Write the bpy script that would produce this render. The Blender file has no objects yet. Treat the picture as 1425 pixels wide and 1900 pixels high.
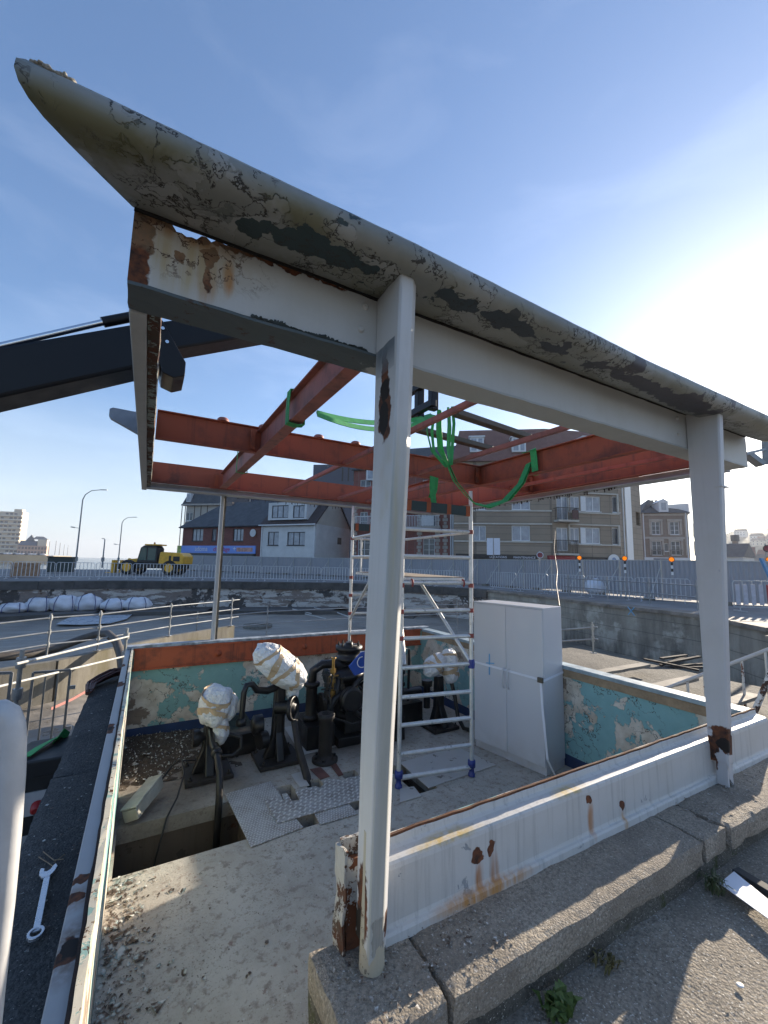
import bpy, bmesh, math, random
from mathutils import Vector as V, Matrix, noise
random.seed(7)
HAZE = .0003
rnd = random.uniform
S = bpy.context.scene
COL = S.collection
# ------------------------------------------------------------------ camera model (metres; X along the front wall, Y along the left wall)
FPX, CX, CY, HS, YH = 772., 712.5, 950., .022, 1045.
UP = -V((-HS, 1, -(YH - CY) / FPX)); UP.normalize()
AX = V((2090 - CX, 1075 - CY, FPX)); AX -= AX.dot(UP) * UP; AX.normalize()
BX = UP.cross(AX)
CAM = V((0, 0, 2.45))
def ray(x, y):
    r = V((x - CX, y - CY, FPX)); return V((AX.dot(r), BX.dot(r), UP.dot(r)))
def atz(x, y, z): r = ray(x, y); return CAM + r * ((z - CAM.z) / r.z)
def aty(x, y, Y): r = ray(x, y); return CAM + r * ((Y - CAM.y) / r.y)
def atx(x, y, X): r = ray(x, y); return CAM + r * ((X - CAM.x) / r.x)
def atd(x, y, d): return CAM + ray(x, y) * (d / FPX)
def ath(x, y, d):
    r = ray(x, y); return CAM + r * (d / math.hypot(r.x, r.y))
def atp(x, y, p, n):
    r = ray(x, y); return CAM + r * ((p - CAM).dot(n) / r.dot(n))
cd = bpy.data.cameras.new('camera'); cam = bpy.data.objects.new('camera', cd); COL.objects.link(cam)
cd.sensor_fit = 'HORIZONTAL'; cd.sensor_width = 36; cd.lens = FPX / 1425 * 36; cd.clip_start = .05; cd.clip_end = 6000
cx_ = V((AX.x, BX.x, UP.x)); cy_ = V((AX.y, BX.y, UP.y)); cz_ = V((AX.z, BX.z, UP.z))   # columns of R: images of cam axes x, y(down), z(fwd)
M = Matrix(((cx_.x, -cy_.x, -cz_.x, CAM.x), (cx_.y, -cy_.y, -cz_.y, CAM.y), (cx_.z, -cy_.z, -cz_.z, CAM.z), (0, 0, 0, 1)))
cam.matrix_world = M
S.camera = cam

# ------------------------------------------------------------------ mesh builder
class MB:
    def __init__(s): s.v = []; s.f = []; s.s = []
    def add(s, vs, fs, sm=False):
        o = len(s.v); s.v += [V(p) for p in vs]
        for f in fs: s.f.append([o + i for i in f]); s.s.append(sm)
        return s
    def obox(s, p, a, b, c):
        p, a, b, c = V(p), V(a), V(b), V(c)
        return s.add([p, p + a, p + a + b, p + b, p + c, p + a + c, p + a + b + c, p + b + c],
                     [(0, 3, 2, 1), (4, 5, 6, 7), (0, 1, 5, 4), (1, 2, 6, 5), (2, 3, 7, 6), (3, 0, 4, 7)])
    def box(s, x0, y0, z0, x1, y1, z1):
        return s.obox((x0, y0, z0), (x1 - x0, 0, 0), (0, y1 - y0, 0), (0, 0, z1 - z0))
    def bar(s, a, b, w, h, up=(0, 0, 1)):
        a, b = V(a), V(b); d = b - a; l = d.normalized(); r = l.cross(V(up))
        if r.length < 1e-4: r = l.cross(V((1, 0, 0)))
        r.normalize(); u = r.cross(l)
        return s.obox(a - r * w / 2 - u * h / 2, d, r * w, u * h)
    def prism(s, poly, vec):
        n = len(poly); vec = V(vec); P = [V(p) for p in poly]
        return s.add(P + [p + vec for p in P], [tuple(range(n))[::-1], tuple(range(n, 2 * n))] + [(i, (i + 1) % n, n + (i + 1) % n, n + i) for i in range(n)])
    def tube(s, pts, r, seg=8, sm=True, cap=True):
        P = [V(p) for p in pts]; n = len(P); R = r if isinstance(r, (list, tuple)) else [r] * n
        vs = []; fs = []; u = None
        for i in range(n):
            t = (P[min(i + 1, n - 1)] - P[max(i - 1, 0)]).normalized()
            if u is None:
                u = t.cross(V((0, 0, 1)))
                if u.length < .05: u = t.cross(V((1, 0, 0)))
            else: u = u - t * u.dot(t)
            u.normalize(); w = t.cross(u)
            for k in range(seg):
                a = 2 * math.pi * k / seg; vs.append(P[i] + (u * math.cos(a) + w * math.sin(a)) * R[i])
        for i in range(n - 1):
            for k in range(seg): fs.append((i * seg + k, i * seg + (k + 1) % seg, (i + 1) * seg + (k + 1) % seg, (i + 1) * seg + k))
        s.add(vs, fs, sm)
        if cap: s.add(vs[:seg], [tuple(range(seg))[::-1]]); s.add(vs[-seg:], [tuple(range(seg))])
        return s
    def lathe(s, prof, c, ax=(0, 0, 1), seg=20, sm=True):
        ax = V(ax).normalized(); c = V(c); u = ax.orthogonal().normalized(); w = ax.cross(u); n = len(prof); vs = []; fs = []
        for r, z in prof:
            for k in range(seg):
                a = 2 * math.pi * k / seg; vs.append(c + ax * z + (u * math.cos(a) + w * math.sin(a)) * max(r, 1e-4))
        for i in range(n - 1):
            for k in range(seg): fs.append((i * seg + k, i * seg + (k + 1) % seg, (i + 1) * seg + (k + 1) % seg, (i + 1) * seg + k))
        s.add(vs, fs, sm); s.add(vs[:seg], [tuple(range(seg))[::-1]]); s.add(vs[-seg:], [tuple(range(seg))]); return s
    def ribbon(s, pts, w, side, th=.004):
        P = [V(p) for p in pts]; sd = [V(q) for q in side] if isinstance(side[0], (tuple, list, V)) else [V(side)] * len(P)
        vs = []; fs = []; n = len(P)
        for i in range(n):
            t = (P[min(i + 1, n - 1)] - P[max(i - 1, 0)]).normalized(); a = (sd[i] - t * sd[i].dot(t)).normalized(); nn = t.cross(a)
            vs += [P[i] - a * w / 2 - nn * th / 2, P[i] + a * w / 2 - nn * th / 2, P[i] + a * w / 2 + nn * th / 2, P[i] - a * w / 2 + nn * th / 2]
        for i in range(n - 1):
            for k in range(4): fs.append((4 * i + k, 4 * i + (k + 1) % 4, 4 * i + 4 + (k + 1) % 4, 4 * i + 4 + k))
        fs += [(3, 2, 1, 0), tuple(range(4 * n - 4, 4 * n))]
        return s.add(vs, fs)
    def sphere(s, c, r, nu=14, nv=9, fn=None):
        c = V(c); r = V(r) if not isinstance(r, (int, float)) else V((r, r, r)); vs = []; fs = []
        for j in range(nv + 1):
            th = math.pi * j / nv
            for i in range(nu):
                a = 2 * math.pi * i / nu; d = V((math.sin(th) * math.cos(a), math.sin(th) * math.sin(a), math.cos(th)))
                p = V((d.x * r.x, d.y * r.y, d.z * r.z)); vs.append(c + (fn(p, d) if fn else p))
        for j in range(nv):
            for i in range(nu): fs.append((j * nu + i, (j + 1) * nu + i, (j + 1) * nu + (i + 1) % nu, j * nu + (i + 1) % nu))
        return s.add(vs, fs, True)
    def rough(s, x0, y0, z0, x1, y1, z1, cell, amp, fr=6., seed=0., edge=0., sm=False):
        """box cut into cells, its skin pushed in and out by noise; edge > 0 knocks the arrises off"""
        b = bmesh.new(); n = [max(1, min(70, round((q - p) / cell))) for p, q in ((x0, x1), (y0, y1), (z0, z1))]; D = {}
        def vt(i, j, k):
            if (i, j, k) not in D:
                p = V((x0 + (x1 - x0) * i / n[0], y0 + (y1 - y0) * j / n[1], z0 + (z1 - z0) * k / n[2]))
                q = p * fr + V((seed, seed * 1.7, seed * .3)); d = noise.noise_vector(q) * amp + noise.noise_vector(q * 3.1) * amp * .5
                e = [(1 if i == 0 else -1 if i == n[0] else 0), (1 if j == 0 else -1 if j == n[1] else 0), (1 if k == 0 else -1 if k == n[2] else 0)]
                if edge and sum(abs(t) for t in e) > 1: d += V(e) * edge * (.4 + abs(noise.noise(q * 1.3)) * 1.6)
                D[(i, j, k)] = b.verts.new(p + d)
            return D[(i, j, k)]
        for ax, (m1, m2) in enumerate(((1, 2), (0, 2), (0, 1))):
            for side in (0, n[ax]):
                for a in range(n[m1]):
                    for c in range(n[m2]):
                        q = []
                        for da, dc in ((0, 0), (1, 0), (1, 1), (0, 1)):
                            t = [0, 0, 0]; t[ax] = side; t[m1] = a + da; t[m2] = c + dc; q.append(vt(*t))
                        try: b.faces.new(q)
                        except ValueError: pass
        b.verts.index_update(); s.add([v.co for v in b.verts], [[v.index for v in f.verts] for f in b.faces], sm); b.free(); return s
    def xf(s, m): s.v = [m @ p for p in s.v]; return s
WM = {}
def setp(o, **k):
    for a, b in k.items():
        if b is not None: o[a] = b
def build(name, mb, mat, parent=None, bevel=0, local=False, label=None, smooth_all=False):
    """links the collected shapes as ONE mesh object; vertices are given in world space unless local"""
    me = bpy.data.meshes.new(name); vs = mb.v; base = WM.get(parent.name) if parent else None
    if not local and base is not None:
        inv = base.inverted(); vs = [inv @ p for p in vs]
    me.from_pydata([tuple(p) for p in vs], [], mb.f); b = bmesh.new(); b.from_mesh(me)
    for f, q in zip(b.faces, mb.s): f.smooth = q or smooth_all
    bmesh.ops.recalc_face_normals(b, faces=b.faces[:]); b.to_mesh(me); b.free()
    me.materials.append(mat); o = bpy.data.objects.new(name, me); COL.objects.link(o)
    if parent: o.parent = parent
    WM[o.name] = base if base is not None else Matrix()
    if bevel:
        m = o.modifiers.new('bevel', 'BEVEL'); m.width = bevel; m.segments = 2; m.limit_method = 'ANGLE'; m.angle_limit = .6
    if label: o['label'] = label
    return o
def thing(name, label, cat, loc=(0, 0, 0), rz=0, group=None, kind=None):
    o = bpy.data.objects.new(name, None); COL.objects.link(o); o.location = loc; o.rotation_euler = (0, 0, rz); o.empty_display_size = .1
    WM[o.name] = Matrix.Translation(V(loc)) @ Matrix.Rotation(rz, 4, 'Z'); setp(o, label=label, category=cat, group=group, kind=kind); return o
def solo(name, mb, mat, label, cat, group=None, kind=None, bevel=0, smooth_all=False):
    """a thing that is one mesh; its origin goes to the middle of its base"""
    xs = [p.x for p in mb.v]; ys = [p.y for p in mb.v]; z = min(p.z for p in mb.v); c = V(((min(xs) + max(xs)) / 2, (min(ys) + max(ys)) / 2, z))
    mb.v = [p - c for p in mb.v]; o = build(name, mb, mat, bevel=bevel, local=True, smooth_all=smooth_all); o.location = c; WM[o.name] = Matrix.Translation(c)
    setp(o, label=label, category=cat, group=group, kind=kind); return o
def struct(name, mb, mat): o = build(name, mb, mat); o['kind'] = 'structure'; return o
def kids(o): return [c for c in COL.objects if c.parent == o]
def dup(o, loc, rz=0, label=None, sc=None):
    """a copy of a thing with copies of its parts and sub-parts"""
    r = o.copy(); COL.objects.link(r); r.location = loc; r.rotation_euler = (0, 0, rz)
    if sc: r.scale = sc
    if label: r['label'] = label
    for c in kids(o):
        d = c.copy(); COL.objects.link(d); d.parent = r
        for g in kids(c): h = g.copy(); COL.objects.link(h); h.parent = d
    WM[r.name] = Matrix.Translation(V(loc)) @ Matrix.Rotation(rz, 4, 'Z'); return r

def buildn(name, mbs, mat, parent, bevel=0): return [build(name, m, mat, parent, bevel) for m in mbs]
# ------------------------------------------------------------------ materials
class NT:
    def __init__(s, name):
        s.m = bpy.data.materials.new(name); s.m.use_nodes = True; s.t = s.m.node_tree; s.t.nodes.clear()
        s.co = s.t.nodes.new('ShaderNodeTexCoord').outputs['Object']
    def n(s, ty, **k):
        q = s.t.nodes.new('ShaderNode' + ty)
        for a, b in k.items(): setattr(q, a, b)
        return q
    def put(s, sock, val):
        if hasattr(val, 'is_output'): s.t.links.new(val, sock)
        elif isinstance(val, (tuple, list)): sock.default_value = tuple(val) + ((1,) if len(val) == 3 and len(sock.default_value) == 4 else ())
        else: sock.default_value = val
    def mp(s, sc=(1, 1, 1), rot=(0, 0, 0), co=None):
        q = s.n('Mapping'); s.put(q.inputs['Vector'], co or s.co); q.inputs['Scale'].default_value = sc; q.inputs['Rotation'].default_value = rot; return q.outputs[0]
    def noise(s, sc, det=4, ro=.6, co=None, dist=0, off=None):
        q = s.n('TexNoise'); c = co or s.co
        if off: 
            a = s.n('VectorMath', operation='ADD'); s.put(a.inputs[0], c); a.inputs[1].default_value = off; c = a.outputs[0]
        s.put(q.inputs['Vector'], c); q.inputs['Scale'].default_value = sc; q.inputs['Detail'].default_value = det; q.inputs['Roughness'].default_value = ro; q.inputs['Distortion'].default_value = dist; return q.outputs[0]
    def vor(s, sc, feat='F1', co=None, out=0, rand=1):
        q = s.n('TexVoronoi', feature=feat); s.put(q.inputs['Vector'], co or s.co); q.inputs['Scale'].default_value = sc; q.inputs['Randomness'].default_value = rand; return q.outputs[out]
    def ramp(s, f, *st):
        q = s.n('ValToRGB'); s.put(q.inputs[0], f); e = q.color_ramp.elements
        while len(e) < len(st): e.new(.5)
        for k, (p, c) in zip(e, st): k.position = p; k.color = (c, c, c, 1) if isinstance(c, (int, float)) else tuple(c) + (1,)
        return q.outputs[0]
    def step(s, f, a, b): return s.math('DIVIDE', s.math('SUBTRACT', f, a), b - a, True)
    def mix(s, f, a, b, mode='MIX'):
        q = s.n('Mix', data_type='RGBA', blend_type=mode); s.put(q.inputs[0], f); s.put(q.inputs[6], a); s.put(q.inputs[7], b); return q.outputs[2]
    def math(s, op, a, b=0, clamp=False):
        q = s.n('Math', operation=op, use_clamp=clamp); s.put(q.inputs[0], a); s.put(q.inputs[1], b); return q.outputs[0]
    def warp(s, amt, sc):
        q = s.n('TexNoise'); s.put(q.inputs['Vector'], s.co); q.inputs['Scale'].default_value = sc; q.inputs['Detail'].default_value = 4
        a = s.n('VectorMath', operation='MULTIPLY_ADD'); s.put(a.inputs[0], q.outputs['Color']); a.inputs[1].default_value = (amt,) * 3; a.inputs[2].default_value = (-amt / 2,) * 3
        b = s.n('VectorMath', operation='ADD'); s.put(b.inputs[0], a.outputs[0]); s.put(b.inputs[1], s.co); return b.outputs[0]
    def blob(s, c, r, co=None, soft=.35):
        """mask of 1 inside an ellipsoid around c (a stain at one place of the thing), fading outside"""
        a = s.n('VectorMath', operation='SUBTRACT'); s.put(a.inputs[0], co or s.co); a.inputs[1].default_value = tuple(c)
        b = s.n('VectorMath', operation='DIVIDE'); s.put(b.inputs[0], a.outputs[0]); b.inputs[1].default_value = tuple(r)
        l = s.n('VectorMath', operation='LENGTH'); s.put(l.inputs[0], b.outputs[0]); return s.ramp(l.outputs['Value'], (max(0, 1 - soft), 1.), (1., 0.))
    def mx(s, *a):
        o = a[0]
        for b in a[1:]: o = s.math('MAXIMUM', o, b)
        return o
    def crack(s, sc, wid, co=None, off=None):
        return s.step(s.math('ABSOLUTE', s.math('SUBTRACT', s.noise(sc, 5, .6, co, 0, off), .5)), wid, wid * .35)
    def sep(s, i):
        q = s.n('SeparateXYZ'); s.put(q.inputs[0], s.co); return q.outputs[i]
    def out(s, col, ro=.6, me=0., h=None, hs=.3, hd=.01, sp=.5, **kw):
        p = s.n('BsdfPrincipled'); s.put(p.inputs['Base Color'], col); s.put(p.inputs['Roughness'], ro); s.put(p.inputs['Metallic'], me); p.inputs['Specular IOR Level'].default_value = sp
        for a, b in kw.items(): s.put(p.inputs[a], b)
        if h is not None:
            b = s.n('Bump'); b.inputs['Strength'].default_value = hs; b.inputs['Distance'].default_value = hd; s.put(b.inputs['Height'], h); s.t.links.new(b.outputs[0], p.inputs['Normal'])
        o = s.n('OutputMaterial'); s.t.links.new(p.outputs[0], o.inputs[0]); return s.m
def plain(name, col, ro=.55, me=0., var=.18, sc=6., hs=.15, sp=.5, **kw):
    """a colour with blotches of dirt and a slightly uneven skin"""
    t = NT(name); a = t.noise(sc, 5, .65); c = t.mix(t.step(a, .35, .7), [q * (1 - var) for q in col], [min(1, q * (1 + var * .6)) for q in col])
    return t.out(c, t.ramp(a, (.3, max(0, ro - .1)), (.7, min(1, ro + .1))), me, t.noise(sc * 7, 4), hs, .004, sp, **kw)
RUST = (.13, .045, .018); DRUST = (.035, .016, .01)
def old_paint(name, base, under, thr=.62, rust=.66, streak=.35, scale=3., spots=(), drips=(), holes=(), extra=None, ro=.5, seed=(0, 0, 0)):
    """weathered paint: rain streaks, flaked patches showing the coat below, rust freckles; spots/drips are stains at given places"""
    t = NT(name); w = t.warp(.06, 14)
    st = t.noise(1, 5, .7, t.mp((22, 22, .9)), off=seed); d = t.noise(scale, 6, .65, off=seed)
    c = t.mix(t.math('MULTIPLY', t.step(st, .52, .75), streak), base, [q * .55 for q in base])
    c = t.mix(t.math('MULTIPLY', t.step(d, .45, .75), .35), c, [base[0] * .8, base[1] * .76, base[2] * .66])
    fl = t.step(t.noise(scale * 1.7, 8, .7, w, off=[q + 3.3 for q in seed]), thr, thr + .012)
    c = t.mix(fl, c, under); ru = t.step(t.noise(scale * 2.3, 8, .75, w, off=[q + 9.1 for q in seed]), rust, rust + .03); 
    c = t.mix(ru, c, t.mix(t.noise(60, 3), RUST, DRUST)); hh = t.mx(fl, ru)
    for p, r, kcol in drips:
        s2 = t.math('MULTIPLY', t.blob(p, r, t.warp(.03, 9), .6), t.ramp(t.noise(1, 3, .6, t.mp((28, 28, 1.2))), (.3, .15), (.6, 1.)))
        c = t.mix(s2, c, kcol)
    for p, r in spots:
        s2 = t.blob(p, r, t.warp(.09, 16), .12); c = t.mix(s2, c, t.mix(t.step(t.noise(30, 4), .35, .65), (.16, .05, .018), DRUST)); hh = t.mx(hh, s2)
    for p, r in holes:
        s2 = t.blob(p, r, t.warp(.07, 18), .1); c = t.mix(s2, c, (.012, .008, .006)); hh = t.mx(hh, s2)
    if extra: c = extra(t, c)
    h = t.math('ADD', t.math('MULTIPLY', hh, -.6), t.math('MULTIPLY', t.noise(40, 4), .25))
    return t.out(c, t.ramp(hh, (0., ro), (1., .85)), 0., h, .5, .006)
# ------------------------------------------------------------------ materials of the cabin
ZK, ZG, YF, YB, XR = .87, .645, 1.705, 6.87, 4.75
m_white = old_paint('white_paint', (.46, .46, .455), (.30, .33, .37), thr=.69, rust=.735)
rs = [aty(x, y, 1.69) for x, y in ((886, 1587), (911, 1573), (1093, 1483), (1154, 1498))]
m_front = old_paint('front_wall_paint', (.52, .515, .50), (.28, .295, .31), thr=.63, rust=.73, streak=.9,
    spots=[(rs[0], (.045, .08, .034)), (rs[1], (.03, .08, .03)), (rs[2], (.02, .08, .03)), (rs[3], (.032, .08, .036))],
    drips=[(rs[0] + V((.01, -.01, -.12)), (.04, .09, .12), (.36, .15, .05)), (rs[1] + V((.02, -.01, -.13)), (.035, .09, .14), (.34, .14, .05)), (rs[2] + V((.01, -.01, -.11)), (.035, .09, .12), (.38, .17, .06)), (rs[3] + V((0, -.01, -.1)), (.03, .09, .1), (.42, .24, .1)),
           ((1.35, 1.70, 1.16), (.25, .08, .02), (.5, .36, .14)), ((2.25, 1.70, 1.16), (.18, .08, .02), (.5, .36, .14)), ((1.55, 1.66, .89), (.4, .05, .05), (.45, .22, .07))])
def grey_band(t, c):
    z = t.math('ADD', t.sep(2), t.math('MULTIPLY', t.noise(9, 3), .02)); y = t.step(t.sep(1), 1.505, 1.51); b1 = t.math('MULTIPLY', t.step(z, 3.33, 3.335), t.step(z, 3.475, 3.47)); c = t.mix(t.math('MULTIPLY', t.math('MULTIPLY', b1, y), t.math('MULTIPLY', t.step(t.sep(0), .898, .892), t.step(z, 3.28, 3.44))), c, (.15, .175, .195))
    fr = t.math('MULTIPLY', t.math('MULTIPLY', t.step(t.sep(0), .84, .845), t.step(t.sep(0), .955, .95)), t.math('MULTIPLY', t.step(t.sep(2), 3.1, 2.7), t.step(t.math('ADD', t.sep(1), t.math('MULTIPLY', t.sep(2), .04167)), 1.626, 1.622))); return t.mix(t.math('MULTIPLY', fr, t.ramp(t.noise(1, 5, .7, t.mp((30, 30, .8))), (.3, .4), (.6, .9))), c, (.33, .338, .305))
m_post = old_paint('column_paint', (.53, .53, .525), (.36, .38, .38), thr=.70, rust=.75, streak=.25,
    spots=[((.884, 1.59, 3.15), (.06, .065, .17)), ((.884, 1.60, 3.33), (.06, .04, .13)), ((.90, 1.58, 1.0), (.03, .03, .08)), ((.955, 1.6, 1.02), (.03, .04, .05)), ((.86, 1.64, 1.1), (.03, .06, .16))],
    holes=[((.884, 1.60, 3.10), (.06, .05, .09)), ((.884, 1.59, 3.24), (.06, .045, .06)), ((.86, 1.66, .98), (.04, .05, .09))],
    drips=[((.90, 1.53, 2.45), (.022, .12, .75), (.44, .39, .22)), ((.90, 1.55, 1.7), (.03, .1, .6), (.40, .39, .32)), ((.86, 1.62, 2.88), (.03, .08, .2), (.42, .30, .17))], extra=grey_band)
m_post2 = old_paint('column_paint_rusty_foot', (.49, .49, .50), (.36, .38, .42), thr=.7, rust=.74, streak=.2,
    spots=[((3.86, 1.60, 1.22), (.05, .11, .08)), ((3.90, 1.58, 1.13), (.06, .05, .05)), ((3.86, 1.68, 1.1), (.03, .05, .16)), ((3.95, 1.6, 1.08), (.03, .04, .05))],
    holes=[((3.85, 1.59, 1.16), (.03, .05, .05)), ((3.93, 1.58, 1.13), (.03, .03, .035))])
def beam_cracks(t, c):
    w = t.warp(.08, 12); m = t.math('MULTIPLY', t.blob((.03, 1.7, 3.66), (.38, .3, .16), w, .5), t.step(t.noise(5, 4, off=(2, 1, 9)), .40, .5)); c = t.mix(t.math('MULTIPLY', m, .35), c, (.34, .26, .16)); return t.mix(t.math('MULTIPLY', m, t.crack(11, .022, w, (1, 2, 8))), c, (.06, .028, .014))
lb = [atz(x, y, 3.455) for x, y in ((330, 470), (290, 450))]
m_beam = old_paint('roof_beam_paint', (.48, .485, .475), (.36, .38, .38), thr=.72, rust=.76, streak=.1,
    spots=[((-.12, 1.70, 3.62), (.05, .05, .25)), ((.13, 1.70, 3.66), (.03, .05, .05)), ((.0, 1.7, 3.74), (.3, .05, .025)), ((.45, 1.7, 3.75), (.3, .05, .02)), ((.13, 1.7, 3.56), (.02, .05, .06)), ((.02, 1.7, 3.62), (.025, .05, .02))],
    drips=[((.12, 1.70, 3.56), (.05, .05, .12), (.30, .11, .03)), ((.04, 1.70, 3.6), (.22, .05, .18), (.40, .34, .22)), ((.2, 1.70, 3.6), (.03, .05, .1), (.38, .2, .08)), ((.06, 1.70, 3.72), (.2, .05, .05), (.3, .15, .06))], extra=beam_cracks)
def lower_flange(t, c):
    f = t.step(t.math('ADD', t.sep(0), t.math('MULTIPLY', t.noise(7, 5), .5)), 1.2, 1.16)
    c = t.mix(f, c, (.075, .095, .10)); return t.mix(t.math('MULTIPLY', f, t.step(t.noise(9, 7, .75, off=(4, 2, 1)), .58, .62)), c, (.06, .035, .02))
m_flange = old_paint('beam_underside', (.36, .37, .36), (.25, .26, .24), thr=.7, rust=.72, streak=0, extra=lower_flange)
t = NT('eave_paint'); w = t.warp(.1, 8); x = t.sep(0); n0 = t.noise(1.6, 6, .6)
c = t.mix(t.step(n0, .4, .62), (.25, .26, .245), (.18, .185, .165))
nA = t.noise(3.4, 7, .58, w, off=(3.3, 1.2, 7.7)); fa = t.step(nA, .545, .549); c = t.mix(fa, c, t.mix(t.noise(3, 3), (.30, .31, .30), (.23, .235, .22)))
ed_ = t.math('MULTIPLY', t.step(t.math('ABSOLUTE', t.math('SUBTRACT', nA, .545)), .009, .004), t.step(t.noise(5, 3, .5, off=(8, 8, 1)), .45, .52)); c = t.mix(ed_, c, (.03, .028, .022))
mo = t.math('MULTIPLY', t.step(t.noise(2.6, 5, .6, off=(2, 2, 2)), .46, .60), t.math('MULTIPLY', t.ramp(x, (.3, 1.), (1., .3)), t.step(t.sep(2), 3.80, 3.75))); c = t.mix(t.math('MULTIPLY', mo, .8), c, (.10, .095, .03))
nB = t.noise(3.0, 7, .55, w, off=(7.3, 1, 5)); na = t.math('MULTIPLY', t.step(nB, .60, .604), t.ramp(x, (.0, .0), (.4, 1.)))
for p, r in (((.52, 1.52, 3.73), (.24, .075, .2)), ((.25, 1.55, 3.73), (.07, .05, .2)), ((1.2, 1.48, 3.73), (.13, .055, .2)), ((1.55, 1.48, 3.73), (.2, .06, .2)), ((1.95, 1.5, 3.73), (.13, .05, .2)), ((2.35, 1.47, 3.73), (.12, .05, .2)), ((2.8, 1.48, 3.73), (.35, .08, .2)), ((3.4, 1.5, 3.73), (.35, .1, .2))): na = t.mx(na, t.blob(p, r, t.warp(.22, 9), .02))
c = t.mix(na, c, t.mix(t.step(x, .6, 2.5), (.022, .04, .042), (.05, .048, .06)))
ck = t.math('MULTIPLY', t.crack(6, .010, w), t.step(t.noise(2.2, 3, off=(1, 5, 2)), .40, .5)); c = t.mix(ck, c, (.025, .022, .018))
c = t.mix(t.step(t.noise(9, 6, .7, w, off=(5, 2, 8)), .67, .675), c, (.03, .03, .028))
m_fascia = t.out(c, .5, 0, t.math('ADD', t.math('MULTIPLY', t.mx(na, ed_, ck), -1.), t.math('ADD', t.math('MULTIPLY', fa, .5), t.math('MULTIPLY', t.noise(40, 3), .08))), .7, .006)
def oxide(name, a, b=(.09, .03, .02)):
    t = NT(name); n = t.noise(3.5, 6, .65); c = t.mix(t.step(n, .5, .72), a, b); s = t.noise(1, 4, .6, t.mp((14, 14, .8)))
    c = t.mix(t.math('MULTIPLY', t.step(s, .54, .70), .75), c, b); return t.out(c, .62, 0, t.noise(30, 5), .25, .004)
m_red = oxide('red_oxide', (.325, .07, .031), (.13, .038, .024)); m_redd = oxide('red_oxide_faded', (.33, .115, .09), (.14, .065, .055)); m_redw = oxide('red_oxide_wall', (.40, .085, .03), (.08, .03, .02))
def peel(name, blue, band=0.):
    t = NT(name); w = t.warp(.1, 5); n = t.noise(1.7, 8, .62, w); n2 = t.noise(5, 6, .6, w, off=(3, 3, 3)); n = t.math('SUBTRACT', n, t.math('MULTIPLY', t.step(t.sep(2), .7, 1.0), band)) if band else n
    c = t.mix(t.noise(9, 4), blue, [q * .72 for q in blue])
    pl = t.step(n, .492, .504); c = t.mix(pl, c, t.mix(t.step(n2, .4, .62), (.68, .63, .54), (.50, .43, .34)))
    p2 = t.step(n, .61, .625); c = t.mix(p2, c, t.mix(n2, (.16, .115, .085), (.34, .27, .2)))
    c = t.mix(t.math('MULTIPLY', t.crack(5, .012, w, (4, 4, 4)), t.step(t.noise(2, 3), .45, .55)), c, (.05, .035, .025)); c = t.mix(t.step(t.noise(14, 7, .7, w), .66, .68), c, (.60, .57, .5))
    h = t.math('ADD', t.math('MULTIPLY', pl, -.5), t.math('ADD', t.math('MULTIPLY', p2, -.5), t.math('MULTIPLY', n2, .3))); return t.out(c, .75, 0, h, .8, .015)
m_peel = peel('peeling_turquoise', (.25, .46, .44)); m_peelr = peel('peeling_turquoise_side', (.25, .48, .49), .07)
m_dado = plain('blue_dado', (.018, .045, .125), .6, 0, .3)
t = NT('painted_concrete_floor'); n = t.noise(2.2, 7, .65); n2 = t.noise(14, 6, .7); v = t.noise(55, 4, .75)
c = t.mix(t.step(n, .38, .66), (.48, .445, .385), (.36, .325, .275)); c = t.mix(t.math('MULTIPLY', t.step(n2, .52, .64), .8), c, (.22, .18, .145)); c = t.mix(t.math('MULTIPLY', t.step(v, .585, .63), t.step(t.noise(1.8, 4, .6, off=(6, 1, 3)), .40, .6)), c, (.085, .07, .058)); c = t.mix(t.step(t.noise(20, 6, .75, off=(2, 7, 7)), .62, .66), c, (.13, .10, .08)); c = t.mix(t.step(t.noise(33, 3, .6, off=(5, 5, 1)), .68, .70), c, (.50, .50, .47))
c = t.mix(t.math('MULTIPLY', t.step(t.noise(11, 5, .7, off=(8, 1, 1)), .63, .68), .6), c, (.17, .07, .05))
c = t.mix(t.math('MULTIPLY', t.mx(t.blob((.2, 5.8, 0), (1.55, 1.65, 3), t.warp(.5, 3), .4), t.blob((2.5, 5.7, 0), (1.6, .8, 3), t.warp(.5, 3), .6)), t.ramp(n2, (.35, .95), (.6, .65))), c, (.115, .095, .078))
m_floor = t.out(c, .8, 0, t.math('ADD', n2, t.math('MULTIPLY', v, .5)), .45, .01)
def gravelly(name, a, b, spk=(.55, .52, .46), sc=1., lit=.64, moss_c=None):
    t = NT(name); n = t.noise(3 * sc, 7, .65); g = t.noise(70 * sc, 5, .75); v = t.vor(95 * sc, 'F1', None, 0); c = t.mix(t.step(n, .35, .68), a, b)
    c = t.mix(t.step(g, .42, .62), c, [q * .45 for q in a]); c = t.mix(t.step(t.noise(120 * sc, 2, .5), lit, lit + .06), c, spk); c = t.mix(t.step(t.noise(30 * sc, 4, .7, off=(3, 1, 7)), .66, .7), c, [q * .3 for q in a])
    if moss_c: c = t.mix(t.step(t.noise(6, 6, .7, off=(9, 9, 2)), .58, .66), c, moss_c)
    return t.out(c, .9, 0, t.math('ADD', t.math('MULTIPLY', v, -.6), t.math('ADD', g, t.math('MULTIPLY', n, 1.5))), .8, .012, .3)
m_kerb = gravelly('washed_kerb_concrete', (.44, .385, .31), (.25, .215, .175)); m_ground = gravelly('gritty_ground', (.40, .35, .28), (.23, .20, .16), sc=.8, lit=.62)
m_tar = gravelly('tarred_plinth', (.125, .124, .12), (.06, .061, .062), (.36, .36, .34), .8, .68)
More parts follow.
